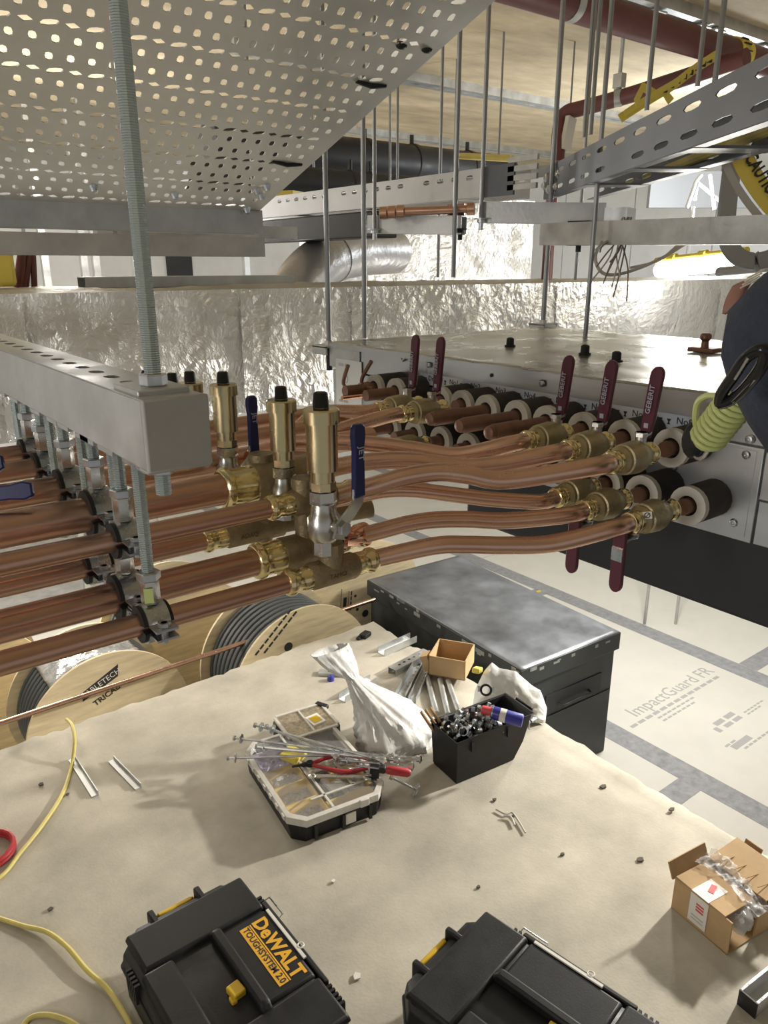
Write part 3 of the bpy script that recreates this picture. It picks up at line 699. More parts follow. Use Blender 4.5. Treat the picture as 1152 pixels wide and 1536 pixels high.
# ------------------------------------------------------------------ bent copper lines to the branch box
R0 = .0098
def flex(pts, d0, d1, label, r=R0, end=None, start=None):
    P = []
    ls = [0]
    for i in range(1, len(pts)): ls.append(ls[-1]+math.dist(pts[i], pts[i-1]))
    for i, (x, y) in enumerate(pts): P.append(at(x, y, d=d0+(d1-d0)*ls[i]/ls[-1]))
    if start is not None: P[0] = V(start)
    if end is not None:
        while (P[-1]-V(end)).length < .075: P.pop()
        P.append(V(end)-EX*.026); P.append(V(end)+EX*.004)
    if start is not None:
        while (P[1]-P[0]).length < .04: P.pop(1)
    g = G(); g.tube(spline(P, 7), r, 18); mk('bent_copper_pipe', g, 'copper_bend', label=label, cat='pipe', group='bent copper pipes'); return P
VX0, VX1 = .715, .802
flex([(543, 843), (575, 835), (610, 826), (650, 819), (700, 817), (760, 818), (830, 815), (885, 806)], .82, .83, 'lowest bent copper pipe nearest the camera, running above the chest', start=(.460, ya, za), end=(.700, .466, -.272))
flex([(549, 802), (575, 795), (610, 786), (650, 780), (700, 779), (760, 781), (810, 779), (845, 772)], .88, .87, 'bent copper pipe leaving the bright copper coupling', end=(.697, .526, -.272))
flex([(478, 755), (530, 745), (575, 736), (620, 735), (680, 742), (740, 749), (790, 749)], .93, .92, 'bent copper pipe ducking below the two crossing lines', r=.0095, end=(.71, .580, -.272))
flex([(470, 755), (512, 742), (560, 729), (607, 715), (657, 708), (700, 712), (760, 720), (820, 722), (870, 715)], .83, .825, 'bent copper pipe sweeping over the dark pan in front', r=.0104, end=(.692, .493, -.2075))
flex([(455, 715), (512, 699), (568, 691), (621, 691), (690, 700), (745, 697), (810, 687)], .89, .88, 'bent copper pipe crossing behind the front upper line', r=.0105, end=(.70, .56, -.2075))
flex([(430, 665), (510, 664), (568, 667), (627, 675), (686, 683), (731, 683), (770, 677)], .97, .93, 'highest of the long bent copper pipes dipping towards its valve', r=.0105, end=(.70, .624, -.2075))
flex([(420, 665), (450, 640), (480, 619), (515, 604), (545, 603)], 1.10, 1.13, 'short bent copper pipe rising to the rear left valve', r=.0105, end=(.685, .905, -.2075))
flex([(440, 672), (475, 662), (510, 645), (545, 628), (580, 624)], 1.04, 1.095, 'short bent copper pipe rising to the second rear valve', r=.0105, end=(.69, .857, -.2075))
g = G(); P = [at(-20, 690, d=1.12), at(340, 643, d=1.25), at(470, 628, d=1.3)]; g.tube(P, .011, 16); mk('copper_pipe', g, 'copper', label='short copper pipe length behind the air vents', cat='pipe', group='straight copper pipes')
g = G(); p = at(513, 597, d=1.3); g.cyl(p, p+V((.16, 0, 0)), .004, 10); mk('copper_capillary', g, 'copper_bright', label='small open copper capillary end above the rear bends', cat='pipe')
# valves at the branch box
def box_valve(y, z, x0, label, lever='up', s=1.0, r=R0):
    t = thing('lever_valve', (x0+.04, y, z-.02), label, 'valve', 'maroon lever valves at the branch box')
    for xx, ax in ((x0, EX), (x0+.084*s, -EX)):
        g = G(); press_end(g, (xx, y, z), ax, r, .020); mk('press_collar', g, 'brass_bright', t)
    g = G(); g.lathe((x0+.018*s, y, z), EX, [(0, r*1.25), (.004, r*1.6), (.008, r*1.6), (.009, r*1.8), (.030, r*1.95), (.036, r*1.85), (.044, r*1.45), (.05, r*1.3)], 22); mk('valve_body', g, 'bronze_valve', t)
    if lever is None: return t
    k = 1 if lever == 'up' else -1
    q = V((x0+(.058 if k > 0 else .010)*s, y, z+k*r*(1.2 if k > 0 else .3))); g = G(); g.cyl(q, q+EZ*k*.016, .0065, 12); nut(g, q+EZ*k*(.010 if k > 0 else .016), .0075, .006); mk('stem', g, 'nickel', t)
    # lever stands upright and parallel to the branch box
    g = G(); b = q+EZ*k*.012; sd = EY
    tilt = V((.0, -.10 if k > 0 else .0, 1*k)).normalized()
    lo = .012 if k > 0 else -.024
    g.ribbon([b-EX*lo*.3, b+V((lo*.7, 0, .002*k)), b+V((lo, 0, .012*k)), b+V((lo, 0, 0))+tilt*.026], sd, .014, .0028); mk('lever_arm', g, 'zinc', t)
    a = b+V((lo-.003, 0, 0))+tilt*(-.004 if k > 0 else -.022); L = .082*s; n = 8
    poly = [(-.0060, 0), (.0060, 0), (.0075, L*.25), (.0080, L-.012)]+[(.0080*math.cos(math.pi*i/n), L-.010+.010*math.sin(math.pi*i/n)) for i in range(0, n+1)]+[(-.0080, L-.012), (-.0075, L*.25)]
    g = G(); ux = -EY; g.prism(poly, a+EX*.003, ux, tilt, .006 if ux.cross(tilt).x > 0 else .006)
    h = mk('lever_grip', g, 'maroon', t, bevel=.0012, fixn=True)
    if k > 0: text('▪GEBERIT'.replace('▪', '■') if False else 'GEBERIT', .0088, a+tilt*L*.55-EX*.0055, tilt, EY, 'lever_print', h, bold=.0001)
    if k > 0:
        g = G(); g.box(a+tilt*L*.18-EX*.0035, (.0004, .0055, .0055)); mk('print_square', g, 'lever_print', h)
    return t
box_valve(.466, -.272, .699, 'front lower brass valve with a round mark and lever hanging down', 'down', 1.05)
box_valve(.526, -.272, .696, 'second lower brass valve with its maroon lever hanging down', 'down', 1.0)
box_valve(.580, -.272, .71, 'third lower brass valve tucked behind the two with round marks', None, .95)
box_valve(.493, -.2075, .690, 'front upper valve with the maroon lever nearest the coiled lanyard')
box_valve(.56, -.2075, .698, 'second upper valve with the middle of the three right maroon levers')
box_valve(.624, -.2075, .698, 'third upper valve whose maroon lever covers the No5 label')
box_valve(.857, -.2075, .688, 'upper valve with the maroon lever left of the Drain label', s=1.08)
box_valve(.905, -.2075, .68, 'upper valve with the leftmost maroon lever', s=1.08)
box_valve(.904-.0, -.272, .70, 'small brass valve on a lower port below the leftmost levers', None)
# round marks on the lower valves
for px_, py_, dd in ((971, 773, .84), (904, 749, .93)):
    p = at(px_, py_, d=dd); cd = (-p).normalized(); ux = V((.9, -.43, .0)); ux = (ux-cd*ux.dot(cd)).normalized(); uy = cd.cross(ux)
    g = G(); g.prism([(-.005, -.004), (.005, -.004), (.005, .004), (-.005, .004)], p, ux, uy, .0004)
    st = mk('sticker', g, 'label_white', label='small square sticker with a round mark on the '+('front' if px_ > 950 else 'second')+' lower valve', cat='sticker')
    g = G(); g.tube([p+cd*.0006+ux*.0028*math.cos(a*.5236)+uy*.0028*math.sin(a*.5236) for a in range(12)], .0005, 5, close=True); g.cyl(p+cd*.0006-ux*.0015-uy*.0015, p+cd*.0006+ux*.0015+uy*.0015, .0004, 5); mk('round_mark', g, 'black_ink', st)
# ================================================================== overhead services
# wide perforated tray, sloping down away from the camera
TXR, TXL, TY0, TY1 = .752, -.30, .70, 1.372
tz = lambda y: .561-.34*y
tray = thing('perforated_tray', (.3, 1.36, tz(1.37)), 'wide perforated steel cable tray sloping overhead', 'cable tray')
g = G(); fn = lambda x, y: V((x, y, tz(y))); pit, per = .02376, .0814
nc = int((TXR-.020-TXL)/pit); cells = []
k0 = -3
for k in range(-3, 6):
    yc_ = .938+k*per
    for bi, (a, b, c) in enumerate(((-.0407, -.0135, -.025), (-.0135, .0135, 0), (.0135, .0407, .025))):
        y0, y1 = yc_+a, yc_+b
        if y1 < TY0 or y0 > TY1-.02: continue
        y1 = min(y1, TY1)
        xo = TXR-.020-nc*pit-(pit*.5 if bi == 1 else 0)
        if bi == 1: cells.append((xo+nc*pit, TXR-.02, y0, y1, None))
        for j in range(nc):
            x0 = xo+j*pit; cx_ = x0+pit/2
            lean = (.25 if bi != 1 else .0)
            if bi == 1: H = hole(cx_, yc_, .0094, .0056, 'dia' if (j+k) % 2 else 'slot')
            else: H = hole(cx_, yc_+c, .0045, .0076)
            if bi != 1: H = [(p[0]+(p[1]-yc_-c)*lean, p[1]) for p in H]
            else: H = [(p[0], p[1]+(p[0]-cx_)*(.18 if (j+k) % 2 else -.22)) for p in H]
            if max(p[1] for p in H) > y1-.001: H = None
            cells.append((x0, x0+pit, y0, y1, H))
ylast = max(c[3] for c in cells)
slotplate(g, 0, 0, 0, 0, 0, cells, fn)
mk('tray_base', g, 'tray_steel', tray, solid=.0015, smooth=0)
g = G(); g.add([fn(TXR-.020, min(c[2] for c in cells)), fn(TXR, min(c[2] for c in cells)), fn(TXR, TY1), fn(TXR-.020, TY1)], [(0, 1, 2, 3)]); g.add([fn(TXR-.05, ylast), fn(TXR, ylast), fn(TXR, TY1), fn(TXL, TY1), fn(TXL, ylast)], [(0, 1, 2, 3, 4)])
mk('border', g, 'tray_steel', tray, solid=.0016, smooth=0)
g = G(); g.add([fn(TXR, .6), fn(TXR, TY1), fn(TXR, TY1)+V((0, .012, .048)), fn(TXR, .6)+V((0, .012, .048))], [(0, 1, 2, 3)]); mk('side_flange', g, 'tray_steel', tray, solid=.0016, smooth=0)
g = G(); L = TXR-TXL; cl = []
for j in range(int(L/.026)): cl.append((j*.026, j*.026+.026, 0, .020, hole(j*.026+.013, .012, .005, .003)))
slotplate(g, 0, 0, 0, 0, 0, cl, lambda u, v: V((TXL+u, TY1+.002, tz(TY1)-v))); mk('end_lip', g, 'tray_steel', tray, solid=.0012, smooth=0)
for px_, py_ in ((392, 292), (370, 312), (385, 284), (400, 278), (262, 290), (140, 278)):
    r_ = at(px_, py_, d=1); t_ = .561/(r_.z+.34*r_.y); p = r_*t_; g = G(); g.lathe(p, (0, -.322, -.947), [(-.004, .005), (.001, .0075), (.004, .006), (.010, .004)], 8); mk('tray_bolt', g, 'zinc', tray)
for a, b in (((535, 121), (578, 128)), ((408, 241), (452, 246))):
    P = []
    for q in (a, b):
        r_ = at(q[0], q[1], d=1); P.append(r_*(.561/(r_.z+.34*r_.y)))
    g = G(); g.tube([P[0], (P[0]+P[1])/2-EZ*.004, P[1]], .0035, 8); mk('tie', g, 'rubber', tray, label='black cable tie')
for q in ((602, 68), (640, 74)):
    r_ = at(q[0], q[1], d=1); p = r_*(.561/(r_.z+.34*r_.y)); g = G(); g.sphere(p, .007, 8, 6, (1.3, .8, .7)); mk('tie', g, 'rubber', tray)
# channels below its far end
e = at(386, 334, y=1.385); s1 = strut('cross_channel', (e.x, 1.385, e.z), (-.8, 1.385, e.z), .041, .040, 'solid sided steel channel directly under the perforated tray', up=EZ, group='steel cross channels')
e = at(391, 371, y=1.78); strut('cross_channel', (e.x, 1.78, e.z), (-1, 1.78, e.z), .041, .043, 'second steel channel below, parallel to the tray channel', group='steel cross channels', m='galv_dull')
e = at(433, 421, y=1.95); strut('cross_channel', (e.x, 1.95, -.040), (at(122, 421, y=1.95).x, 1.95, -.040), .06, .024, 'pale knurled channel offcut lying on top of the foil duct', group='steel cross channels')
e = at(440, 350, y=1.95); strut('cross_channel', (e.x, 1.95, e.z), (e.x-.5, 1.95, e.z), .041, .03, 'short channel end with bolts behind the parallel channels', group='steel cross channels'); g = G(); g.cyl((e.x-.12, 1.95, e.z-.02), (e.x-.12, 1.95, CZ), .005, 8); mk('hanger', g, 'rod_grey', bpy.data.objects[[o.name for o in scene.objects if o.get('label', '').startswith('short channel end')][0]])
e = at(330, 352, y=2.4); g = G(); g.span((e.x-.4, 2.38, e.z-.012), (e.x+.1, 2.42, e.z+.012)); g.span((e.x-.45, 2.36, e.z-.03), (e.x+.12, 2.44, e.z-.024)); g.cyl((e.x-.3, 2.4, e.z), (e.x-.3, 2.4, CZ), .005, 8); mk('cable_ladder_rail', g, 'galv_dull', label='dark ladder rail glimpsed between the two parallel channels', cat='rail')
# slotted trays (white one along the room, blue-grey one towards the camera)
def slotted_tray(name, a, b, h, wd, side, m, label, pitch, sl, z0, rows=(.75,), rungs=(), ends=None):
    a, b = V(a), V(b); d = (b-a).normalized(); L = (b-a).length; sd = V(side).normalized()
    t = thing(name, (a+b)/2, label, 'cable tray')
    for i, off in enumerate((0, wd)):
        g = G(); cl = []; n = int(L/pitch); hh = h/len(rows)
        for k in range(n):
            for r_i, rr in enumerate(rows):
                cl.append((k*pitch, (k+1)*pitch, r_i*hh, (r_i+1)*hh, hole((k+.5)*pitch, h*rr, sl/2, .0062 if pitch < .1 else .005) if (k % 7 != 5 or r_i) else None))
        o = a+sd*off; slotplate(g, 0, 0, 0, 0, 0, cl, lambda u, v: o+d*u+EZ*v); mk('side_rail', g, m, t, solid=.002, smooth=0)
        g = G(); e_ = o+d*(n*pitch); s_ = 1 if i == 0 else -1
        g.add([o+EZ*h, e_+EZ*h, e_+EZ*h+sd*s_*.014, o+EZ*h+sd*s_*.014], [(0, 1, 2, 3)]); g.add([o, e_, e_+sd*s_*.018, o+sd*s_*.018], [(0, 1, 2, 3)]); mk('rail_lip', g, m, t, solid=.002, smooth=0)
    for u in rungs:
        g = G(); p = a+d*u; g.add([p, p+d*.05, p+d*.05+sd*wd, p+sd*wd], [(0, 1, 2, 3)]); mk('rung', g, m, t, solid=.004, smooth=0)
    return t, d, sd
zt = .16; A = at(388, 327, z=zt); B = at(742, 294, z=zt); xw = (A.x+B.x)/2
h_ = at(735, 251, x=xw).z-zt
tw, d_, sd_ = slotted_tray('slotted_tray', (xw, B.y, zt), (xw, A.y+.6, zt), h_, .13, EX, 'tray_white', 'pale slotted cable tray running behind the hanger rods', .055, .026, zt, (.72,), (.1, .5, .9))
g = G(); p = V((xw-.004, B.y+.04, zt-.002)); g.span(p, p+V((.006, -.11, h_+.004))); mk('coupler_plate', g, 'tray_blue', tw)
A2 = at(824, 296, z=zt); B2 = at(1096, 200, z=zt); dd = (B2-A2).normalized(); sdd = V((-dd.y, dd.x, 0))
if sdd.x < 0: sdd = -sdd
tb_, d2_, sd2_ = slotted_tray('slotted_tray', A2-dd*.06, B2+dd*.35, h_*1.12, .13, sdd, 'tray_blue', 'blue grey slotted cable tray angling towards the camera at top right', .105, .062, zt, (.25, .75), (.34, .62, .86))
for u, v in ((.0, .5), (.02, .75), (.05, .3), (.09, .62), (.12, .3), (.14, .7)):
    p = A2-dd*.06+dd*u+EZ*(h_*v)-sdd*.001; g = G(); g.lathe(p, -sdd, [(0, .011), (.003, .010), (.005, .006), (.007, .005)], 12); mk('bolt', g, 'zinc', tb_)
g = G(); P = [at(750, 240, x=xw), ]; 
for k in range(4):
    p = V((xw+.0, B.y-.05-.0*k, zt+.008+k*.02)); g.span(p+V((-.004, -.09, 0)), p+V((.003, .0, .012)))
mk('hinge', g, 'galv', tw)
g = G(); P = [at(905, 279, z=zt+.02), at(1070, 207, z=zt+.02), at(1200, 150, z=zt+.02)]; g.tube([P[0]+sdd*.05, P[1]+sdd*.05, P[2]+sdd*.05], .009, 10); mk('yellow_conduit', g, 'yellow_cable', label='pale yellow conduit lying in the blue grey tray', cat='conduit')
# black box duct below the white tray and copper lines lying on its support
g = G(); g.span((xw+.006, at(556, 330, x=xw).y, .078), (xw+.10, A.y+.5, .152)); mk('black_trunking', g, 'pipe_black', label='black trunking under the pale slotted tray', cat='trunking', bevel=.004)
for k, (dy, lab) in enumerate(((0, 'front'), (.035, 'middle'), (.07, 'rear'))):
    g = G(); a = at(598, 317, d=1.9)+EY*dy; b = at(712, 313, d=1.86)+EY*dy; g.tube([a, b], .009, 12); ax = (b-a).normalized()
    g.lathe(a-ax*.005, ax, [(0, .010), (.002, .015), (.02, .015), (.022, .011)], 14); g.lathe(b-ax*.02, ax, [(0, .010), (.002, .015), (.02, .015)], 14)
    mk('copper_stub_pipe', g, 'copper', label=lab+' short copper pipe with press ends lying on the trapeze channel', cat='pipe')
def seg(a, b, w_, h2, label, m='galv', slots=True):
    return strut('trapeze_channel', a, b, w_, h2, label, group='trapeze channels', m=m, slots=slots)
T1 = seg(at(556, 337, d=2.0), at(696, 338, d=1.9), .041, .042, 'trapeze channel with a closed end under the short copper pipes')
T2 = seg(at(722, 319, d=1.9), at(908, 321, d=1.83), .041, .046, 'trapeze channel carrying the joint of the two slotted trays')
T3 = seg(at(820, 352, d=1.78), at(1230, 343, d=1.25), .041, .046, 'long trapeze channel with a black cap crossing to the right edge')
g = G(); g.box(at(870, 350, d=1.70), (.03, .05, .052), rot('Z', 20)); mk('black_band', g, 'rubber', T3)
g = G(); p = at(930, 325, d=1.7); g.box(p, (.07, .05, .035), rot('Z', 20)); mk('junction_clip', g, 'galv', T3)
# rods from the soffit
def rd(px_, py_, d, label, r=.005, ztop=None, z=None, nuts=()):
    p = at(px_, py_, d=d) if z is None else at(px_, py_, z=z)
    o = rod(p, CZ if ztop is None else ztop, r, label, m='rod_grey')
    return p
rod((.885, 1.335, UT-.05), CZ, .005, 'threaded rod at the front left corner of the branch box', m='rod_grey')
rd(547, 507, 0, 'threaded rod behind the left corner of the branch box', z=UT)
rod((1.53, 1.325, UT+.004), CZ, .0062, 'long threaded rod standing on the rear edge of the branch box', m='rod_grey')
rd(878, 505, 0, 'threaded rod at the middle of the branch box under the black band', z=UT, r=.005)
rd(562, 355, 1.97, 'threaded rod at the closed end of the copper pipe trapeze')
rd(596, 268, 2.7, 'thin rod above the black insulated pipes', .0045)
rd(657, 416, 2.3, 'thin rod through the trapeze in front of the creased foil duct', .0045)
rd(680, 416, 1.9, 'thicker rod through the trapeze beside the thin one', .0058)
rd(721, 345, 1.88, 'threaded rod at the left end of the tray joint trapeze', .0055)
rd(748, 236, 3.3, 'thin distant rod over the yellow strip', .0045)
rd(725, 240, 3.6, 'faint distant rod beside the ceiling channel', .004)
rd(853, 200, 3.4, 'thin distant rod left of the red pipe bend', .004)
rd(876, 206, 1.95, 'left rod of the pair behind the blue grey tray', .0055)
rd(886, 202, 1.93, 'right rod of the pair behind the blue grey tray', .0055)
rd(970, 166, 1.75, 'rod meeting the blue grey tray under the red main', .0055)
rd(1046, 130, 1.7, 'rod left of the yellow and black wrap', .0055)
rd(1072, 125, 1.65, 'thick rod under the yellow and black wrap', .0062)
rd(863, 420, 2.2, 'rod hanging in front of the white sheets left of the loose wires', .0045)
for q, d in (((690, 360), 1.9), ((562, 360), 1.97), ((721, 345), 1.88), ((867, 378), 1.72)):
    p = at(*q, d=d); g = G(); g.lathe(p, EZ, [(0, .006), (.016, .006), (.017, .010), (.024, .010), (.0245, .018), (.027, .018)], 10); mk('rod_end', g, 'rubber' if q[0] in (867, 690) else 'zinc', T1 if q[0] < 700 else (T2 if q[0] < 800 else T3))
# channels fixed to the soffit
for i, (a, b, wd, lab) in enumerate((((560, 84), (900, 186), .06, 'double ceiling channel crossing behind the long rods'), ((560, 196), (800, 232), .06, 'far ceiling channel above the black pipes'), ((870, -30), (1230, 92), .075, 'ceiling channel with hanger plates over the red main'))):
    pa, pb = at(*a, z=CZ-.02), at(*b, z=CZ-.02); y = (pa.y+pb.y)/2
    t = thing('ceiling_channel', (pa.x, y, CZ-.03), lab, 'channel', 'channels on the soffit')
    g = G(); 
    for s in (-1, 1): g.span((pa.x-.6, y+s*wd*.5-.018, CZ-.041), (pb.x+.6, y+s*wd*.5+.018, CZ-.0))
    mk('rail', g, 'galv', t)
    if i == 2:
        for q in ((980, 20), (1048, 42), (1070, 48), (1142, 72)):
            p = at(*q, z=CZ-.05); g = G(); g.box(p, (.07, .07, .006)); g.lathe(p-EZ*.02, EZ, [(0, .011), (.018, .011)], 6); mk('hanger_plate', g, 'galv', t)
# red sprinkler pipes
a, b = at(860, 12, z=.74), at(1120, 82, z=.74); yy = (a.y+b.y)/2
t = thing('red_main', (b.x, yy, .74), 'thick dark red sprinkler main at the top right', 'pipe')
g = G(); g.cyl((a.x-.5, yy, .74), (b.x+1.2, yy, .74), .047, 24); mk('main_pipe', g, 'red_pipe', t)
for q in ((840, 8), ):
    p = at(*q, z=.74); g = G(); g.lathe((p.x, yy, .74), EX, [(0, .049), (.03, .049)], 24); mk('pipe_band', g, 'galv', t)
# black and yellow tape wrapped round the main, with a twisted tail
p = at(1104, 78, y=yy); t = thing('hazard_tape', (p.x, yy, .70), 'yellow and black hazard tape tied round the red main', 'tape')
g = G()
for k in range(5): g.lathe((p.x-.035+k*.016, yy, .74), EX, [(0, .050), (.004, .054), (.014, .054), (.016, .050)], 20)
mk('wrap', g, 'yellow_tape', t)
g = G()
for k in range(7):
    a0 = math.radians(130+k*24); q = V((p.x-.01, yy+.0545*math.cos(a0), .74+.0545*math.sin(a0))); g.box(q, (.045, .004, .009), rot('X', 130+k*24-90+25))
mk('black_stripe', g, 'black_ink', t)
P = [at(1072, 85, d=2.0), at(1040, 105, d=1.98), at(1010, 128, d=1.95), at(985, 143, d=1.92), at(960, 158, d=1.9), at(930, 178, d=1.9)]
g = G(); g.ribbon(spline(P, 4), [V((0, 0, 1))]*1000 if False else EZ+EX*.3, .022, .002); g.ribbon(spline([q+EZ*.01-EY*.012 for q in P], 4), EZ-EX*.5, .014, .002); q = P[3]; g.ribbon([q, q+V((.03, 0, .012)), q+V((.05, -.01, -.01))], EZ, .02, .002); g.ribbon([q, q+V((-.06, 0, .012)), q+V((-.1, -.01, -.03))], EZ, .022, .002)
mk('tail', g, 'yellow_tape', t)
g = G()
for k in range(8):
    s_ = P[0].lerp(P[3], .1+k*.11); g.box(s_-EY*.003+EX*-.002, (.012, .004, .012), rot('Z', -35))
mk('black_print', g, 'black_ink', t)
# smaller red pipe with an elbow and a clevis
P = [at(837, 245, d=3.2), at(838, 205, d=3.2), at(842, 180, d=3.2), at(852, 168, d=3.18), at(870, 163, d=3.14), at(930, 147, d=3.0), at(1010, 122, d=2.82), at(1120, 86, d=2.6)]
t = thing('red_branch_pipe', P[3], 'thinner dark red pipe with an elbow behind the blue grey tray', 'pipe'); g = G(); g.tube(spline(P, 6), .030, 18); mk('branch_pipe', g, 'red_pipe', t)
g = G(); q = at(927, 147, d=3.0); g.lathe(q-V((.0, 0, 0)), (.55, -.8, .1), [(-.015, .033), (.015, .033)], 18); g.cyl(q+EZ*.03, (q.x, q.y, CZ), .008, 8); g.box(V((q.x, q.y, CZ-.006)), (.09, .06, .01)); g.box(q+EZ*.06, (.03, .04, .05)); mk('clevis_hanger', g, 'galv', t)
g = G(); q = at(845, 200, d=3.16); g.box(q+V((.03, 0, 0)), (.05, .02, .13), rot('Y', 12)); mk('paper_sleeve', g, 'label_white', t)
p0 = at(825, 340, d=2.7); g = G(); g.cyl(p0, p0-EZ*.4, .020, 16); g.cyl(p0, p0+EZ*.18, .020, 16); mk('red_riser', g, 'red_pipe', label='short vertical red pipe in front of the white sheets', cat='pipe')
# black insulated pipes
def blackpipe(a, b, yv, r, label, rings):
    a, b = at(*a, y=yv), at(*b, y=yv); z = (a.z+b.z)/2
    t = thing('insulated_pipe', ((a.x+b.x)/2, yv, z-r), label, 'pipe'); g = G(); g.cyl((a.x-.6, yv, z), (b.x, yv, z), r, 26); mk('insulation', g, 'pipe_black', t)
    for u in rings:
        g = G(); x = a.x+(b.x-a.x)*u; g.lathe((x, yv, z), EX, [(0, r), (.004, r*1.06), (.03, r*1.06), (.034, r)], 26)
        g.cyl((x+.015, yv, z+r), (x+.015, yv, z+r+.05), .012, 8); mk('joint_sleeve', g, 'pipe_black', t)
    g = G(); x = a.x+(b.x-a.x)*.1; g.cyl((x, yv, z+r*.9), (x, yv, CZ), .006, 8); mk('hanger', g, 'rod_grey', t)
blackpipe((470, 236), (760, 258), 3.7, .105, 'upper thick black insulated pipe behind the rods', (.22, .45, .75))
blackpipe((450, 275), (640, 285), 3.4, .07, 'lower black insulated pipe behind the pale tray', (.35, .5))
g = G(); a, b = at(690, 234, d=3.5), at(768, 238, d=3.2); g.tube([a, b], .014, 8); mk('yellow_strip', g, 'yellow_cable', label='yellow strip lying over the black pipes', cat='strip')
g = G(); p = at(435, 292, d=2.8); g.box(p, (.1, .08, .02), rot('Z', 30)); g.ribbon([p, p+V((.04, -.03, -.03)), p+V((.02, -.05, -.06))], EX, .03, .002); mk('yellow_tag', g, 'yellow_tape', label='yellow tag between the tray corner and the black trunking', cat='tag')
# loose wires hanging from the long trapeze
t = thing('loose_wires', at(935, 330, d=1.62), 'bunch of thin loose wires hanging from the long trapeze channel', 'wires')
rr = random.Random(3)
ends = [(893, 375), (900, 378), (915, 393), (918, 430), (905, 425), (940, 452), (888, 420), (920, 445), (895, 400), (930, 415), (912, 408)]
for i, e_ in enumerate(ends):
    sx = 938+rr.uniform(-8, 10); P = [at(sx, 326, d=1.62), at(sx-6+rr.uniform(-6, 6), 350, d=1.61), at((sx+e_[0])/2+rr.uniform(-16, 6), (350+e_[1])/2+rr.uniform(-6, 6), d=1.6), at(*e_, d=1.58)]
    g = G(); g.tube(spline(P, 5), .0017, 5); mk('wire', g, 'wire_brown' if i % 3 else 'wire_grey', t)
P = [at(905, 360, d=1.62), at(893, 385, d=1.6), at(902, 408, d=1.6), at(925, 412, d=1.6), at(960, 402, d=1.62), at(1000, 383, d=1.65), at(1030, 365, d=1.7), at(1065, 350, d=1.75)]
g = G(); g.tube(spline(P, 6), .0035, 8); mk('grey_cable', g, 'wire_grey', label='grey cable drooping from the loose wires to the right', cat='cable', group='drooping grey cables')
P = [at(945, 402, d=1.7), at(985, 392, d=1.7), at(1012, 372, d=1.72), at(1035, 350, d=1.75)]; g = G(); g.tube(spline(P, 6), .0032, 8); mk('grey_cable', g, 'wire_grey', label='shorter grey cable crossing above the drooping one', cat='cable', group='drooping grey cables')
# grey hose loop and caution tape at the right edge
P = [at(1104, 180, d=1.5), at(1098, 250, d=1.5), at(1091, 310, d=1.5), at(1090, 350, d=1.5), at(1100, 378, d=1.5), at(1125, 392, d=1.5), at(1160, 385, d=1.5), at(1195, 350, d=1.5)]
g = G(); g.ribbon(spline(P, 6), _rt, .034, .012); mk('grey_strap', g, 'grey_plastic', label='wide grey strap looping down at the right edge', cat='strap', bevel=.002)
tp = thing('caution_tape', at(1130, 260, d=1.35), 'yellow caution tape with black lettering hanging under the blue grey tray', 'tape')
P = [at(1104, 205, d=1.35), at(1110, 228, d=1.35), at(1130, 268, d=1.35), at(1163, 312, d=1.35), at(1200, 345, d=1.35)]
g = G(); g.ribbon(spline(P, 5), _rt*.8+_U*.55, .040, .0015); mk('strip', g, 'yellow_tape', tp)
n_ = (-P[2]).normalized(); ux = (P[3]-P[1]).normalized(); text('CAUTION', .034, (P[1]+P[3])/2+n_*.004+_rt*.010+_U*.004, ux, _rt*.8+_U*.55, 'black_ink', tp, sx=.62, bold=.001)
g = G(); g.ribbon(spline([q-_rt*.028-_U*.016 for q in P], 5), _rt*.8+_U*.55, .014, .0015); mk('folded_edge', g, 'wire_grey', tp)
# bare frames seen far right
t = thing('tubular_stand', at(1050, 300, d=4.2), 'thin bent steel frame standing far behind the trapeze', 'frame')
for P in ([(1042, 300), (1048, 275), (1085, 305), (1100, 320)], [(1030, 312), (1044, 272), (1052, 262)], [(1065, 262), (1072, 315)]):
    g = G(); g.tube([at(x, y, d=4.2) for x, y in P], .010, 8); mk('bar', g, 'galv_dull', t)
for x in (1040, 1095):
    p = at(x, 310, d=4.2); g = G(); g.cyl((p.x, p.y, FZ), p, .010, 8); mk('bar', g, 'galv_dull', t)
g = G(); a = at(1000, 255, d=5.0); b = at(1152, 315, d=5.0); g.box((a+b)/2, (.9, .05, .22), rot('Z', -37)); mk('dark_beam', g, 'grey_plastic', label='dark beam far behind the trapeze', cat='beam')
# fluorescent site lamp on the duct
a, b = at(988, 411, d=2.65), at(1118, 399, d=2.3); t = thing('site_lamp', (a+b)/2-EZ*.02, 'glowing tube lamp with yellow casing lying on the foil duct', 'lamp')
ax = (b-a).normalized(); g = G(); g.tube([a+EZ*.012, b+EZ*.012], .024, 16); mk('glow_tube', g, 'tube_glow', t)
g = G(); g.tube([a+EZ*.046-ax*.02, b+EZ*.046], .010, 12); g.tube([a+ax*.05+EZ*.046, a+ax*.08+EZ*.046], .016, 12); g.tube([a+ax*.19+EZ*.046, a+ax*.22+EZ*.046], .016, 12); mk('yellow_casing', g, 'tube_yellow', t)
g = G(); c = at(1078, 408, d=2.25); g.cyl(c, c+ax*.25, .014, 12); mk('end_handle', g, 'grey_plastic', t)
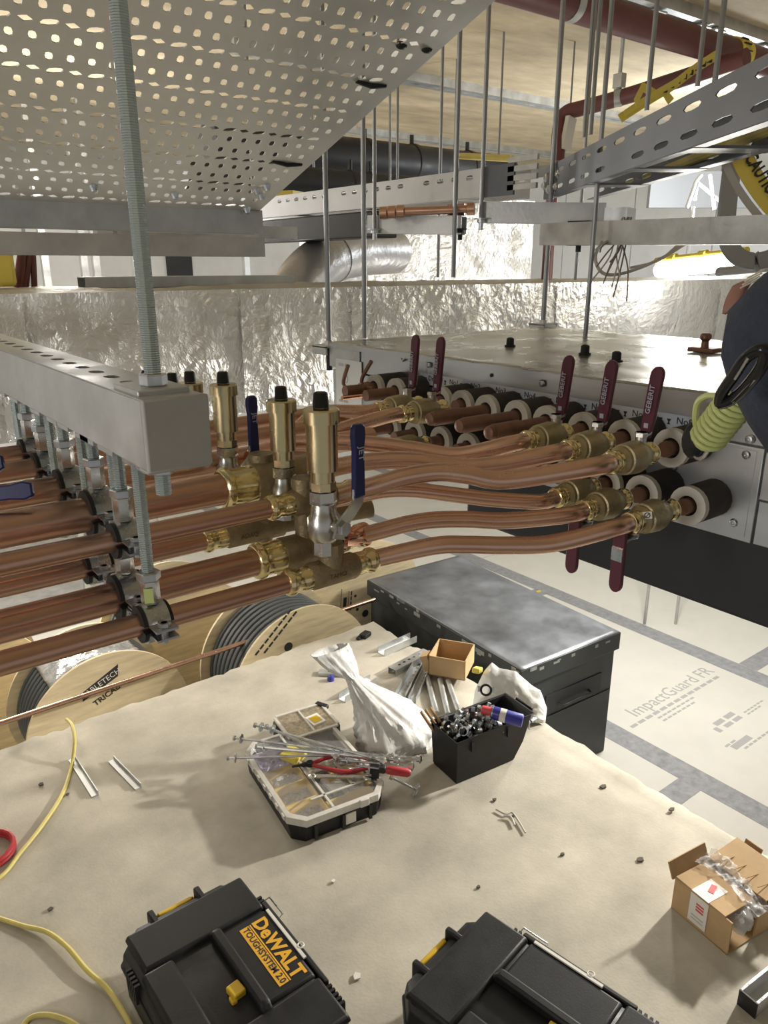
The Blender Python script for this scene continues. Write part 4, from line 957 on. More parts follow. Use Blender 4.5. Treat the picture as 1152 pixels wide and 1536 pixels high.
# things glimpsed beyond the duct on the far left
g = G(); p = at(-2, 405, y=1.95); p.z = -.046+.05; g.box(p, (.06, .06, .10)); mk('yellow_case', g, 'yellow_tape', label='bright yellow case glimpsed at the far left behind the duct', cat='case', bevel=.01)
t = thing('red_stand', at(38, 415, y=2.0), 'dark red folding stand glimpsed behind the duct at the far left', 'stand')
for P in ([(22, 415), (33, 392)], [(30, 415), (38, 394)], [(36, 412), (47, 393)], [(50, 418), (51, 390)]):
    a, b = [at(x, y, y=2.0) for x, y in P]; b.z = max(b.z, .03); g = G(); g.tube([a+(a-b)*((a.z-FZ)/(b.z-a.z))*.25-EZ*0, b] if False else [V((a.x, a.y, -.05)), b], .007, 8); mk('leg', g, 'red_pipe', t)
for i, x_ in enumerate((70, 128, 146, 205, 370)):
    p = at(x_, 415, y=5.0); g = G(); g.span((p.x-.02, 4.98, FZ), (p.x+.02, 5.02, CZ)); mk('wall_stud', g, 'galv', label=('first', 'second', 'third', 'fourth', 'fifth')[i]+' thin steel stud from the left behind the parallel channels', cat='stud', group='steel studs')
g = G(); p = at(270, 405, y=6.95); g.span((p.x-.12, 6.94, -.4), (p.x+.12, 6.975, .35)); mk('dark_opening', g, 'pipe_black', label='dark panel between the steel studs', cat='panel')
# ================================================================== person at the right edge
def person():
    t = thing('person', (.72, -.14, GZ), 'person in a navy jacket and orange mesh vest leaning in at the right edge', 'person')
    el = at(1124, 478, d=.655)
    J = {'pelvis': (.70, -.16, GZ+.93), 'spine': (.71, -.15, GZ+1.13), 'chest': (.72, -.12, GZ+1.44), 'neck': (.73, -.10, GZ+1.60), 'nk2': (.735, -.095, GZ+1.66),
         'shL': (.72, .085, GZ+1.60), 'elL': el, 'wrL': (.79, .20, -.27), 'shR': (.74, -.30, GZ+1.52), 'elR': (.66, -.40, GZ+1.18), 'wrR': (.80, -.30, GZ+1.12),
         'hipL': (.69, -.07, GZ+.90), 'knL': (.71, -.05, GZ+.50), 'anL': (.68, -.05, GZ+.09), 'toL': (.80, -.02, GZ+.035), 'hipR': (.69, -.25, GZ+.90), 'knR': (.71, -.27, GZ+.50), 'anR': (.68, -.27, GZ+.09), 'toR': (.80, -.29, GZ+.035)}
    def skin(name, E_, rad, m, parent, sub=2, root=None):
        names = []; [names.append(n) for e in E_ for n in e if n not in names]
        me = bpy.data.meshes.new(name); me.from_pydata([tuple(V(J[n])-OFF[t.name]) for n in names], [(names.index(a), names.index(b)) for a, b in E_], [])
        o = link(bpy.data.objects.new(name, me)); o.parent = parent; OFF[o.name] = OFF[t.name]
        o.modifiers.new('skin', 'SKIN').use_smooth_shade = True
        for i, n in enumerate(names):
            r = rad[n]; sv = me.skin_vertices[0].data[i]; sv.radius = r if isinstance(r, tuple) else (r, r); sv.use_root = (n == (root or names[0]))
        s = o.modifiers.new('sub', 'SUBSURF'); s.levels = sub; s.render_levels = sub; me.materials.append(MATS[m]); return o
    R = {'pelvis': (.15, .11), 'spine': (.14, .10), 'chest': (.16, .115), 'neck': .06, 'nk2': .055, 'shL': .072, 'elL': .072, 'wrL': .04, 'shR': .075, 'elR': .055, 'wrR': .04}
    body = skin('body', [('pelvis', 'spine'), ('spine', 'chest'), ('chest', 'neck'), ('neck', 'nk2'), ('chest', 'shL'), ('shL', 'elL'), ('elL', 'wrL'), ('chest', 'shR'), ('shR', 'elR'), ('elR', 'wrR'), ('pelvis', 'hipL'), ('hipL', 'knL'), ('knL', 'anL'), ('anL', 'toL'), ('pelvis', 'hipR'), ('hipR', 'knR'), ('knR', 'anR'), ('anR', 'toR')],
         dict(R, hipL=.09, knL=.062, anL=.045, toL=.04, hipR=.09, knR=.062, anR=.045, toR=.04), 'jacket', t)
    # head with face, hair and helmet
    hc = V((.75, -.09, GZ+1.76)); fw = V((.95, .3, 0)).normalized(); sd = EZ.cross(fw)
    g = G(); g.sphere(hc, .078, 20, 14, (1.12, .95, 1.42)); g.cyl(hc+fw*.085-EZ*.005, hc+fw*.102-EZ*.028, .010, 8, .014)
    for s in (-1, 1): g.sphere(hc+sd*s*.078-EZ*.01, .02, 8, 6, (.9, .5, 1.3))
    mk('head', g, 'skin', t, smooth=60)
    g = G()
    for s in (-1, 1): g.sphere(hc+fw*.078+sd*s*.03+EZ*.012, .009, 8, 6)
    g.box(hc+fw*.083-EZ*.055, (.01, .035, .006)); mk('face_features', g, 'hair', t)
    g = G(); g.sphere(hc-fw*.012+EZ*.02, .083, 18, 10, (1.1, .97, 1.25)); mk('hair', g, 'hair', t)
    g = G(); g.lathe(hc+EZ*.035, EZ, [(0, .125), (.006, .125), (.008, .11), (.05, .10), (.085, .065), (.10, .01)], 24); mk('helmet', g, 'helmet', t)
    # hands
    for wr, dr in (('wrL', V((.55, .45, -.6))), ('wrR', V((.8, .5, -.2)))):
        w_ = V(J[wr]); d = dr.normalized(); s_ = d.orthogonal().normalized(); g = G(); g.tube([w_-d*.01, w_+d*.03, w_+d*.075, w_+d*.09], [.026, .034, .036, .028], 12, flat=(.6, 1.15)); s2 = d.cross(s_)
        for k in range(4):
            a = w_+d*.085+s2*(-.028+.0185*k); L = (.062, .072, .068, .052)[k]; g.tube([a, a+d*L*.45, a+d*L*.8+s_*.012, a+d*L+s_*.026], [.0095, .009, .0085, .007], 8)
        a = w_+d*.03-s2*.035; g.tube([a, a+d*.025-s2*.018, a+d*.055-s2*.02+s_*.01], [.012, .011, .009], 8)
        mk('hand', g, 'skin', t, smooth=60)
    # vest: orange shell round the torso plus the reflective mesh band at the arm opening
    g = G(); S = [V(J['spine'])-EZ*.1, V(J['spine']), V(J['chest'])-EZ*.08, V(J['chest'])+EZ*.02]
    n = 22; P = []
    for i, c in enumerate(S):
        for j in range(n):
            a = 2*math.pi*j/n; P.append(c+V((math.cos(a)*(.135, .135, .14, .135)[i], math.sin(a)*(.175, .17, .19, .19)[i], 0)))
    g.add(P, [(i*n+j, i*n+(j+1) % n, (i+1)*n+(j+1) % n, (i+1)*n+j) for i in range(3) for j in range(n)]); mk('vest', g, 'vest', t, solid=.006, smooth=60)
    for zz in (.0, .16):
        g = G(); c = V(J['spine'])+EZ*(zz-.02); P = [c+V((math.cos(2*math.pi*j/n)*.142, math.sin(2*math.pi*j/n)*(.180 if zz < .1 else .19), dz)) for dz in (0, .045) for j in range(n)]; g.add(P, [(j, (j+1) % n, n+(j+1) % n, n+j) for j in range(n)]); mk('reflective_band', g, 'vest_mesh', t, solid=.002, smooth=60)
    sh, ax = V(J['shL']), (V(J['elL'])-V(J['shL'])).normalized()
    c = at(1114, 442, d=.71)
    g = G(); g.grid(lambda u, v: c+_rt*(.014*(u-.5)+.010*(v-.5)-.002*math.sin(math.pi*v))+_U*(.026*(v-.5)+.004*(u-.5))+_F*(.05*(.5-u)**2), 8, 10); mk('vest_edge', g, 'vest', t, solid=.004, smooth=60, label='orange edge of the vest with pale mesh')
    for k in range(4):
        g = G(); q = [c+_rt*(.016*(u-.5)+.004+.002*k)+_U*(.009+.003*k+.008*(u-.5))-_F*.004 for u in (0, .25, .5, .75, 1)]; g.tube(q, .0008, 5); mk('mesh_thread', g, 'vest_mesh', t)
    return t
person()
# coiled tool lanyard with a snap hook
t = thing('coil_lanyard', at(1070, 660, d=.74), 'green coiled tool lanyard with black snap hook hanging at the right', 'lanyard')
a, b = at(1056, 664, d=.76), at(1133, 566, d=.67); ax = (b-a).normalized(); u = ax.orthogonal().normalized(); w2 = ax.cross(u); L = (b-a).length; N = 13; P = []
for i in range(N*14+1):
    k = i/14; f_ = k/N; r = .0155*min(1, .45+f_*6)*min(1, (1-f_)*5+.35); P.append(a+ax*L*f_+u*r*math.cos(2*math.pi*k)+w2*r*math.sin(2*math.pi*k))
g = G(); g.tube(P, .0030, 7); mk('coil', g, 'coil_green', t, smooth=60)
P = [at(1046, 652, d=.77), at(1043, 625, d=.76), at(1047, 603, d=.75), at(1062, 593, d=.73), at(1083, 594, d=.70)]; g = G(); g.tube(spline(P, 6), .0032, 8); mk('cord', g, 'coil_green', t)
c = at(1050, 663, d=.765); g = G(); g.tube([c+V((.004*math.cos(k*.4), .012*math.cos(k*.4), .017*math.sin(k*.4))) for k in range(16)], .0022, 7, close=True); mk('ring', g, 'zinc', t)
g = G(); g.sphere(at(1041, 660, d=.775), .013, 10, 8, (1, .9, 1.5)); mk('knot', g, 'rubber', t)
a, b = at(1080, 606, d=.60), at(1146, 524, d=.535); ax = (b-a).normalized(); cd = (-a).normalized(); sd = ax.cross(cd).normalized(); L = (b-a).length
g = G(); g.tube(spline([a, a+ax*.012+sd*.005, a+ax*L*.45+sd*.007, a+ax*L*.8+sd*.006, b, a+ax*L*.8-sd*.006, a+ax*L*.45-sd*.005, a+ax*.012-sd*.004, a], 5), .0046, 8); mk('snap_hook', g, 'hook_black', t, smooth=60)
g = G(); g.tube([a+ax*.010+sd*.006+cd*.0045, a+ax*L*.6+sd*.008+cd*.0045], .0016, 6); g.tube([a+ax*L*.45-sd*.003+cd*.005, a+ax*L*.8-sd*.005+cd*.005], .0016, 6); mk('gate', g, 'zinc', t)
# ================================================================== on and around the plinth
# steel tool chest on the floor
CH = thing('tool_chest', (2.50, 2.43, FZ), 'black steel site tool chest with a scuffed grey lid', 'tool chest', rz=math.radians(-3.2))
W_, L_, H_ = .63, 1.17, .64
g = G(); g.box((0, 0, H_/2-.03), (W_-.03, L_-.03, H_-.06)); mk('body', g, 'chest_black', CH, local=True, bevel=.004)
g = G(); g.box((0, 0, H_-.045), (W_, L_, .086)); mk('lid', g, 'chest_black', CH, local=True, bevel=.004)
g = G(); g.grid(lambda u, v: ((u-.5)*(W_-.01), (v-.5)*(L_-.01), H_-.0005+noise.noise((u*4, v*6, 1))*.0012), 24, 40); mk('lid_top', g, 'chest_top', CH, local=True, solid=.002, label='scuffed grey lid skin')
g = G(); rr = random.Random(5)
for k in range(16):
    y = rr.uniform(-L_/2+.03, L_/2-.03); ln = rr.uniform(.015, .06); g.box((-W_/2-.0005, y, H_-.004-rr.uniform(0, .03)), (.001, ln, rr.uniform(.006, .02)))
for k in range(7):
    x = rr.uniform(-W_/2+.02, W_/2-.05); g.box((x, -L_/2-.0005, H_-.006-rr.uniform(0, .02)), (rr.uniform(.02, .05), .001, rr.uniform(.006, .016)))
mk('worn_edge', g, 'chest_worn', CH, local=True, kind='stuff', label='paint worn off along the lid edge')
g = G(); g.box((-.25, -L_/2+.0135, H_-.17), (.065, .004, .04)); mk('label_plate', g, 'label_white', CH, local=True, label='cream label plate')
for x in (-.09, .10):
    g = G(); g.box((x+.13, -L_/2+.012, H_-.165), (.26, .01, .022)); break
g = G(); g.box((.04, -L_/2+.013, H_-.235), (.36, .004, .10)); mk('side_recess', g, 'black_pan', CH, local=True, label='recessed side panel')
g = G(); g.tube([(-.06, -L_/2+.012, H_-.25), (-.05, -L_/2-.012, H_-.25), (.13, -L_/2-.012, H_-.25), (.14, -L_/2+.012, H_-.25)], .006, 8); mk('side_handle', g, 'chest_black', CH, local=True)
g = G(); g.box((0, -L_/2+.013, H_-.30), (W_-.05, .005, .012)); mk('press_line', g, 'chest_black', CH, local=True)
for x in (-.2, .2):
    for y in (-.45, .45):
        g = G(); g.box((x, y, .015), (.08, .08, .03)); mk('foot', g, 'chest_black', CH, local=True)
g = G(); p = gp(808, 887, FZ+.002); g.sphere(p, .02, 8, 5, (1.2, .8, .3)); mk('yellow_plug', g, 'yellow_tape', label='small yellow cap on the floor beyond the chest', cat='plug')
# cable reels behind the plinth
def reel(c, R, dep, label, parallelogram=False, lines=False, rz=0, hub=None, wrap=False, holes=False):
    t = thing('cable_reel', (c[0], c[1]+dep/2, FZ), label, 'cable reel', 'plywood cable reels', rz=rz)
    cz = R; th = .012
    for s in (-1, 1):
        g = G(); g.lathe((0, s*dep/2-th/2, cz), EY, [(0, R), (th, R)], 64); mk('flange', g, 'wood', t, local=True)
    g = G(); g.cyl((0, -dep/2, cz), (0, dep/2, cz), R*.45, 32); mk('drum', g, 'wood', t, local=True)
    g = G(); rw = R*.90; n = 9
    for k in range(n):
        y = -dep/2+.012+(dep-.024)*(k+.5)/n; g.lathe((0, y, cz), EY, [(-.012, rw-.012), (-.009, rw-.003), (0, rw), (.009, rw-.003), (.012, rw-.012)], 56)
    mk('cable_winding', g, 'cable_grey', t, local=True)
    if wrap:
        g = G(); g.grid(lambda u, v: V((math.cos(1.0+1.3*u)*(rw+.006), -dep/2+.03+(dep-.05)*v, cz+math.sin(1.0+1.3*u)*(rw+.006)))+V((0, 0, noise.noise((u*9, v*6, 0))*.02)), 30, 14); mk('plastic_wrap', g, 'wrap', t, local=True, solid=.001)
    y = -dep/2-th/2-.0006
    if hub:
        g = G(); g.cyl((hub[0], y, hub[1]), (hub[0], y+.001, hub[1]), .022, 20); mk('spindle_hole', g, 'black_ink', t, local=True)
    return t, y, cz
t, y, cz = reel((.80, 2.95), .35, .33, 'plywood cable reel with a black printed parallelogram', wrap=True)
def onflange(t, px_, py_, yw):
    p = at(px_, py_, y=yw); return V((p.x-t.location.x, 0, p.z-t.location.z))
yw = 2.95-.006; Q = [onflange(t, a, b, yw) for a, b in ((124, 1039), (124, 1053), (177, 1014), (177, 996))]
g = G(); g.add([(q.x, y, q.z) for q in Q]+[(q.x, y+.0008, q.z) for q in Q], [(0, 1, 2, 3), (7, 6, 5, 4), (0, 4, 5, 1), (1, 5, 6, 2), (2, 6, 7, 3), (3, 7, 4, 0)]); pl = mk('print_block', g, 'black_ink', t, local=True, fixn=True)
c = (Q[0]+Q[1]+Q[2]+Q[3])/4; ux = (Q[2]-Q[1]).normalized()
text('CABLETECH', .034, (c.x, y-.0008, c.z), (ux.x, 0, ux.z), EZ, 'label_white', pl, local=True)
text('TRICAB', .036, (c.x+ux.x*.0+.02, y-.0008, c.z-.062), (ux.x, 0, ux.z), EZ, 'black_ink', t, local=True, bold=.0006)
t2, y, cz = reel((1.64, 2.74), .375, .34, 'plywood cable reel with fine print and a dark spindle hole', hub=(-.086, .58))
c = onflange(t2, 408, 958, 2.734)
print_bars([(-.1, .012, .26, .010), (-.07, -.02, .24, .010)], V((c.x, y-.0003, c.z)), V((.75, 0, .66)).normalized(), V((-.66, 0, .75)).normalized(), 'black_ink', t2, local=True)
t3, y, cz = reel((2.30, 3.16), .40, .36, 'bright plywood cable reel half hidden by the tool chest')
c = onflange(t3, 516, 905, 3.154); print_bars([(-.09, .02, .18, .004), (-.09, -.03, .16, .004), (-.06, -.016, .12, .022), (-.05, -.05, .12, .008)], V((c.x, y-.0003, c.z)), V((.1, 0, 1)).normalized(), V((-1, 0, .1)).normalized(), 'black_ink', t3, local=True)
for q, r in (((533, 894), .009), ((536, 914), .010), ((548, 920), .022), ((523, 929), .010)):
    c = onflange(t3, *q, 3.154); g = G(); g.cyl((c.x, y, c.z), (c.x, y+.001, c.z), r, 14); mk('bolt_hole', g, 'black_ink', t3, local=True)
t4, y, cz = reel((1.35, 3.35), .37, .34, 'plywood cable reel standing behind the reel with fine print')
t5, y, cz = reel((.35, 3.5), .36, .3, 'rear plywood cable reel seen between the lower copper pipes')
g = G(); P = [at(-60, 1105, y=2.86), at(260, 998, y=2.83), at(562, 899, y=2.86)]; g.tube([P[0], P[2]], .0105, 14); mk('loose_copper_tube', g, 'copper_bend', label='long thin copper tube lying across the cable reels', cat='pipe')
# yellow cable on the plinth
pts = [(100, 1079, .03), (108, 1088, .06), (112, 1112, .05), (107, 1150, .006), (93, 1192, .006), (62, 1240, .006), (30, 1280, .006), (0, 1316, .006), (-60, 1350, .006), (-40, 1368, .006), (0, 1378, .006), (35, 1389, .008), (70, 1398, .012), (100, 1420, .014), (130, 1455, .012), (160, 1482, .008), (182, 1514, .006), (200, 1545, .006)]
g = G(); g.tube(spline([gp(a, b, GZ+h) for a, b, h in pts], 6), .006, 10); mk('yellow_cable', g, 'yellow_cable', label='long yellow cable snaking over the plinth edge', cat='cable')
g = G(); g.tube(spline([gp(a, b, GZ+.006) for a, b in ((30, 1545), (45, 1527), (70, 1522), (100, 1530), (125, 1545))], 6), .006, 10); mk('yellow_cable', g, 'yellow_cable', label='short loop of yellow cable at the bottom edge', cat='cable')
t = thing('red_hose', gp(-16, 1285), 'coiled red hose at the left edge of the plinth', 'hose')
c = gp(-22, 1283)
for k in range(2):
    g = G(); g.tube([c+V((.075*math.cos(a*.314), .075*math.sin(a*.314), .008+.012*k)) for a in range(20)], .008, 8, close=True); mk('hose_turn', g, 'red_plastic', t)
# metal strips
for i, (a, b, lab) in enumerate((((108, 1140), (143, 1195), 'grey metal strip lying beside the yellow cable'), ((167, 1142), (208, 1184), 'grey metal strip lying on its own right of the yellow cable'))):
    p, q = gp(*a), gp(*b); d = (q-p).normalized(); g = G(); R = Matrix((d, EZ.cross(d), EZ)).transposed(); g.box((p+q)/2+EZ*.0025, ((q-p).length, .022, .005), R); g.box((p+q)/2+EZ*.010+EZ.cross(d)*.0095, ((q-p).length, .003, .016), R); mk('metal_strip', g, 'galv_dull', label=lab, cat='strip', group='loose metal strips')
# steel channel offcuts
def piece(a, b, wd, h, label, z=GZ, up=EZ):
    p, q = gp(*a, z=z+h/2), gp(*b, z=z+h/2); return strut('channel_offcut', p, q, wd, h, label, 'channel', up=up, group='steel channel offcuts', pitch=.03, lips=False)
piece((572, 977), (620, 956), .042, .03, 'shiny channel offcut at the back corner of the plinth', up=-EZ)
piece((588, 1008), (640, 980), .042, .03, 'perforated channel offcut pointing at the open carton')
piece((478, 1009), (532, 1011), .035, .012, 'flat toothed channel offcut beside the blue cap')
piece((513, 1047), (560, 1018), .035, .025, 'channel offcut half hidden by the white sack', up=-EZ)
piece((600, 1045), (632, 988), .04, .03, 'channel offcut between the white sack and the open carton', up=-EZ)
piece((618, 1050), (642, 1000), .03, .025, 'narrow channel offcut touching the open carton', up=-EZ)
for i, (a, b) in enumerate((((655, 1070), (640, 1015)), ((672, 1072), (660, 1020)), ((690, 1072), (672, 1022)))):
    p, q = gp(*a, z=GZ+.012), gp(*b, z=GZ+.012); g = G(); g.cyl(p, q, .011, 12); mk('steel_tube', g, 'galv', label=('left', 'middle', 'right')[i]+' of the three steel tubes under the open carton', cat='tube', group='steel tubes under the carton')
g = G(); p = gp(496, 1017, GZ+.011); g.lathe(p-EZ*.011, EZ, [(0, .014), (.012, .014), (.020, .010), (.022, .006)], 14); mk('blue_cap', g, 'blue_can', label='small blue cap on the toothed offcut', cat='cap')
g = G(); p = gp(548, 952, GZ+.01); g.box(p, (.05, .035, .02), rot('Z', 20)); g.box(p+V((-.035, 0, -.005)), (.03, .02, .01), rot('Z', 30)); mk('black_clip', g, 'rubber', label='small black clip near the plinth back corner', cat='clip', bevel=.003)
# open cardboard carton
A, B, C = gp(642, 1020), gp(697, 1030), gp(703, 985); ux = (B-A); uy = V((-.02, .16, 0)); hh = .085
t = thing('open_carton', (A+B)/2, 'small open cardboard carton beside the tool chest', 'carton')
X_, Y_ = ux.normalized(), V((-ux.y, ux.x, 0)).normalized(); wd, dp = ux.length, .155; O = A+V((0, 0, .026))
R = Matrix((X_, Y_, EZ)).transposed()
def panel(name, cx_, cy_, cz_, s, m='card', r2=None):
    g = G(); g.box(O+X_*cx_+Y_*cy_+EZ*cz_, s, R if r2 is None else R @ r2); return mk(name, g, m, t)
panel('base_panel', wd/2, dp/2, .002, (wd, dp, .004), 'card_in')
panel('front_panel', wd/2, .002, hh/2, (wd, .004, hh)); panel('back_panel', wd/2, dp, hh/2, (wd, .004, hh)); panel('side_panel', .002, dp/2, hh/2, (.004, dp, hh)); panel('side_panel', wd-.002, dp/2, hh/2, (.004, dp, hh))
panel('torn_flap', -.012, .03, hh*.5, (.03, .05, hh*.8), 'card', rot('Y', -20))
# white sacks
def sack(outline, base, label, seed, tip=None, m='bag'):
    t = thing('plastic_sack', base, label, 'sack', 'white plastic sacks'); g = G(); n = 72
    rings = outline; P = []
    S = []
    for i in range(len(rings)-1):
        for k in range(6):
            f = k/6; S.append([rings[i][q]*(1-f)+rings[i+1][q]*f for q in range(5)])
    S.append(list(rings[-1]))
    for i, (cx_, cy_, z, rx, ry) in enumerate(S):
        for j in range(n):
            a = 2*math.pi*j/n; w_ = 1+.16*noise.noise((math.cos(a)*2.4+seed, math.sin(a)*2.4, z*9))+.20*(abs(noise.noise((math.cos(a)*6+seed, math.sin(a)*6, z*5)))-.2)+.16*(abs(noise.noise((math.cos(a+z*3)*12, math.sin(a+z*3)*12, z*3+seed)))-.2)
            P.append(V(base)+V((cx_+rx*w_*math.cos(a), cy_+ry*w_*math.sin(a), z)))
    m_ = len(S); g.add(P, [(i*n+j, i*n+(j+1) % n, (i+1)*n+(j+1) % n, (i+1)*n+j) for i in range(m_-1) for j in range(n)]+[tuple(range(n-1, -1, -1))])
    mk('sheet', g, m, t, solid=.001, smooth=70); return t
b0 = gp(592, 1110)
sack([(0, 0, .002, .135, .12), (0, 0, .05, .14, .115), (-.02, .02, .11, .11, .09), (-.06, .06, .17, .065, .05), (-.09, .10, .215, .030, .024), (-.10, .115, .235, .024, .02), (-.12, .14, .27, .05, .026), (-.15, .18, .33, .075, .022)], b0, 'white plastic sack with its twisted neck standing up', 1.0)
b1 = gp(772, 1075)+V((-.02, .10, 0))
if False: sack([(0, 0, .002, .12, .09), (.0, 0, .06, .125, .09), (0, 0, .12, .11, .075), (-.01, .01, .17, .10, .05), (-.02, .03, .22, .06, .02)], b1, 'crumpled white plastic sack leaning on the tool chest', 4.0)
A_, B_ = gp(708, 1068), gp(818, 1085); dv = (B_-A_); nv = V((dv.y, -dv.x, 0)).normalized()
t = thing('plastic_sack', (A_+B_)/2, 'crumpled white plastic sack leaning on the tool chest', 'sack', 'white plastic sacks')
def hgt(u):
    K = [(0, .06), (.12, .15), (.22, .19), (.32, .17), (.55, .165), (.75, .12), (.9, .10), (1, .03)]
    for (a, b), (c_, d) in zip(K, K[1:]):
        if u <= c_: return b+(d-b)*(u-a)/(c_-a)
    return .03
for s, nm in ((1, 'front_sheet'), (-1, 'back_sheet')):
    g = G()
    def sh(u, v):
        k = math.sin(math.pi*min(max(u, .0), 1))**.5*math.sin(math.pi*(v*.88+.12))**.6
        p = A_+dv*u-nv*(.05*v)+EZ*(.003+hgt(u)*v)
        return p+nv*s*(.045*k+.020*noise.noise((u*5, v*5, s*3))*k+.012*(abs(noise.noise((u*12+v*5, v*7, s*8)))-.15)*k)
    g.grid(sh, 46, 30); mk(nm, g, 'bag', t, smooth=50)
g = G(); p = at(716, 1005, z=GZ+.16); g.box(p, (.05, .03, .02), rot('Z', 30) @ rot('Y', 20)); mk('yellow_packet', g, 'yellow_tape', label='yellow packet poking out behind the leaning sack', cat='packet', bevel=.004)
# black bin full of clamps
A, B, C = gp(684, 1178), gp(645, 1148), gp(773, 1140)
bx = (C-A); by = (B-A); Lb, Wb, Hb = bx.length, .135, .165; X_ = bx.normalized(); Y_ = V((-X_.y, X_.x, 0)); ang = math.atan2(X_.y, X_.x)
BN = thing('black_bin', A+X_*Lb/2+Y_*Wb/2, 'black plastic bin crammed with metal pipe clamps', 'bin', rz=ang)
g = G(); fl = 1.05; hx, hy = Lb/2, Wb/2
def rect(sx, sy, z, ox=0): return [V((-sx+0, -sy, z)), V((sx+ox, -sy, z)), V((sx+ox, sy, z)), V((-sx, sy, z))]
lv = [rect(hx-.004, hy-.004, 0), rect(hx, hy*1.02, Hb*.4, .03), rect(hx*1.04, hy*1.06, Hb, .055), rect(hx*1.08, hy*1.12, Hb, .06), rect(hx*1.02, hy*1.02, Hb-.003, .053), rect(hx*.98, hy*.98, .006, 0)]
P = [p for l in lv for p in l]; g.add(P, [(i*4+j, i*4+(j+1) % 4, i*4+4+(j+1) % 4, i*4+4+j) for i in range(5) for j in range(4)]+[(3, 2, 1, 0), (20, 21, 22, 23)]); mk('tub', g, 'black_plastic', BN, local=True, bevel=.003)
for x in (-.07, .08):
    g = G(); g.box((x, -hy*1.05-.004, Hb*.78), (.008, .006, .035)); mk('rib', g, 'black_plastic2', BN, local=True)
g = G(); g.box((hx*1.05+.075, 0, Hb-.03), (.012, Wb*.6, .05), rot('Y', 20)); mk('lip_handle', g, 'black_plastic', BN, local=True, bevel=.003)
rr = random.Random(11); Mb = Matrix.Rotation(ang, 3, 'Z'); Bo = BN.location
for k in range(30):
    lx = rr.uniform(-hx+.03, hx*.75); ly = rr.uniform(-hy+.03, hy-.03); lz = Hb-.035+rr.uniform(0, .055)*(1-abs(lx)/hx*.5)
    p = Bo+Mb @ V((lx, ly, lz)); r = rr.uniform(.012, .019); Rm = Euler((rr.uniform(0, 3), rr.uniform(0, 3), rr.uniform(0, 3))).to_matrix()
    t = thing('loose_clamp', p, 'loose zinc pipe clamp heaped in the black bin', 'clamp', 'loose clamps in the black bin')
    g = G(); q = [p+Rm @ V((r*math.cos(a*.2618), r*math.sin(a*.2618), 0)) for a in range(24)]; g.ribbon(q[1:23], Rm @ EZ, .014, .0018); mk('band', g, 'zinc' if k % 3 else 'rubber', t)
    for s in (-1, 1):
        g = G(); c = p+Rm @ V((s*(r+.008), 0, 0)); g.box(c, (.014, .008, .013), Rm); g.lathe(c-Rm @ EY*.007, Rm @ EY, [(0, .003), (.010, .003), (.010, .0055), (.015, .0055)], 6); mk('clamp_screw', g, 'zinc', t)
    g = G(); c = p+Rm @ V((0, r, 0)); g.lathe(c, Rm @ EY, [(0, .007), (.012, .007)], 6); mk('boss', g, 'nickel', t)
# black lined clamp on top and the spray can
p = at(729, 1035, z=GZ+.235); t = thing('loose_clamp', p-EZ*.02, 'black rubber lined clamp ring on top of the heap', 'clamp')
g = G(); cd = (-p).normalized(); ux = cd.cross(EZ).normalized(); uy = ux.cross(cd); g.tube([p+ux*.017*math.cos(a*.3927)+uy*.017*math.sin(a*.3927) for a in range(16)], .004, 8, close=True); mk('rubber_ring', g, 'rubber', t)
for s in (-1, 1):
    g = G(); g.lathe(p+ux*s*.024-uy*.008, uy, [(0, .004), (.016, .004), (.016, .006), (.02, .006)], 6); mk('clamp_screw', g, 'zinc', t)
a, b = at(722, 1064, z=GZ+.20), at(785, 1082, z=GZ+.185); ax = (b-a).normalized(); t = thing('spray_can', (a+b)/2-EZ*.02, 'blue spray can with a red cap lying in the bin', 'spray can')
Lc = (b-a).length; g = G(); g.lathe(a+ax*.034, ax, [(0, .016), (.004, .021), (.008, .022), (Lc-.04, .022), (Lc-.036, .020)], 22); mk('can_body', g, 'blue_can', t)
g = G(); g.lathe(a, ax, [(0, .010), (.002, .014), (.030, .0165), (.034, .0165)], 20); mk('cap', g, 'red_cap', t)
g = G(); g.lathe(a+ax*.036, ax, [(0, .0215), (.006, .0215)], 20); mk('rim', g, 'zinc', t)
g = G(); g.lathe(a+ax*(Lc*.45), ax, [(0, .0223), (.02, .0223)], 22); mk('label_band', g, 'label_white', t)
for k in range(3):
    a = at(636+12+k*7, 1085-k*3, z=GZ+.165); g = G(); g.grid(lambda u, v: a+V((.02*u-.01, .05*v, .045*math.sin(u*2+1)+.0*v))+EZ*(-.05+.03*v), 5, 4); mk('leather_strap', g, 'card_in', label=('front', 'middle', 'rear')[k]+' brown cardboard curl at the left end of the bin', cat='card', solid=.002)
p = at(800, 1083, z=GZ+.165); t = thing('loose_clamp', p-EZ*.02, 'zinc clamp hooked over the right rim of the bin', 'clamp')
g = G(); g.tube([p+V((.016*math.cos(a*.3), .004, .022*math.sin(a*.3)-.01)) for a in range(14)], .003, 7); mk('band', g, 'zinc', t); g = G(); g.lathe(p+V((0, 0, .008)), EX, [(-.012, .006), (.012, .006)], 6); mk('clamp_screw', g, 'zinc', t)
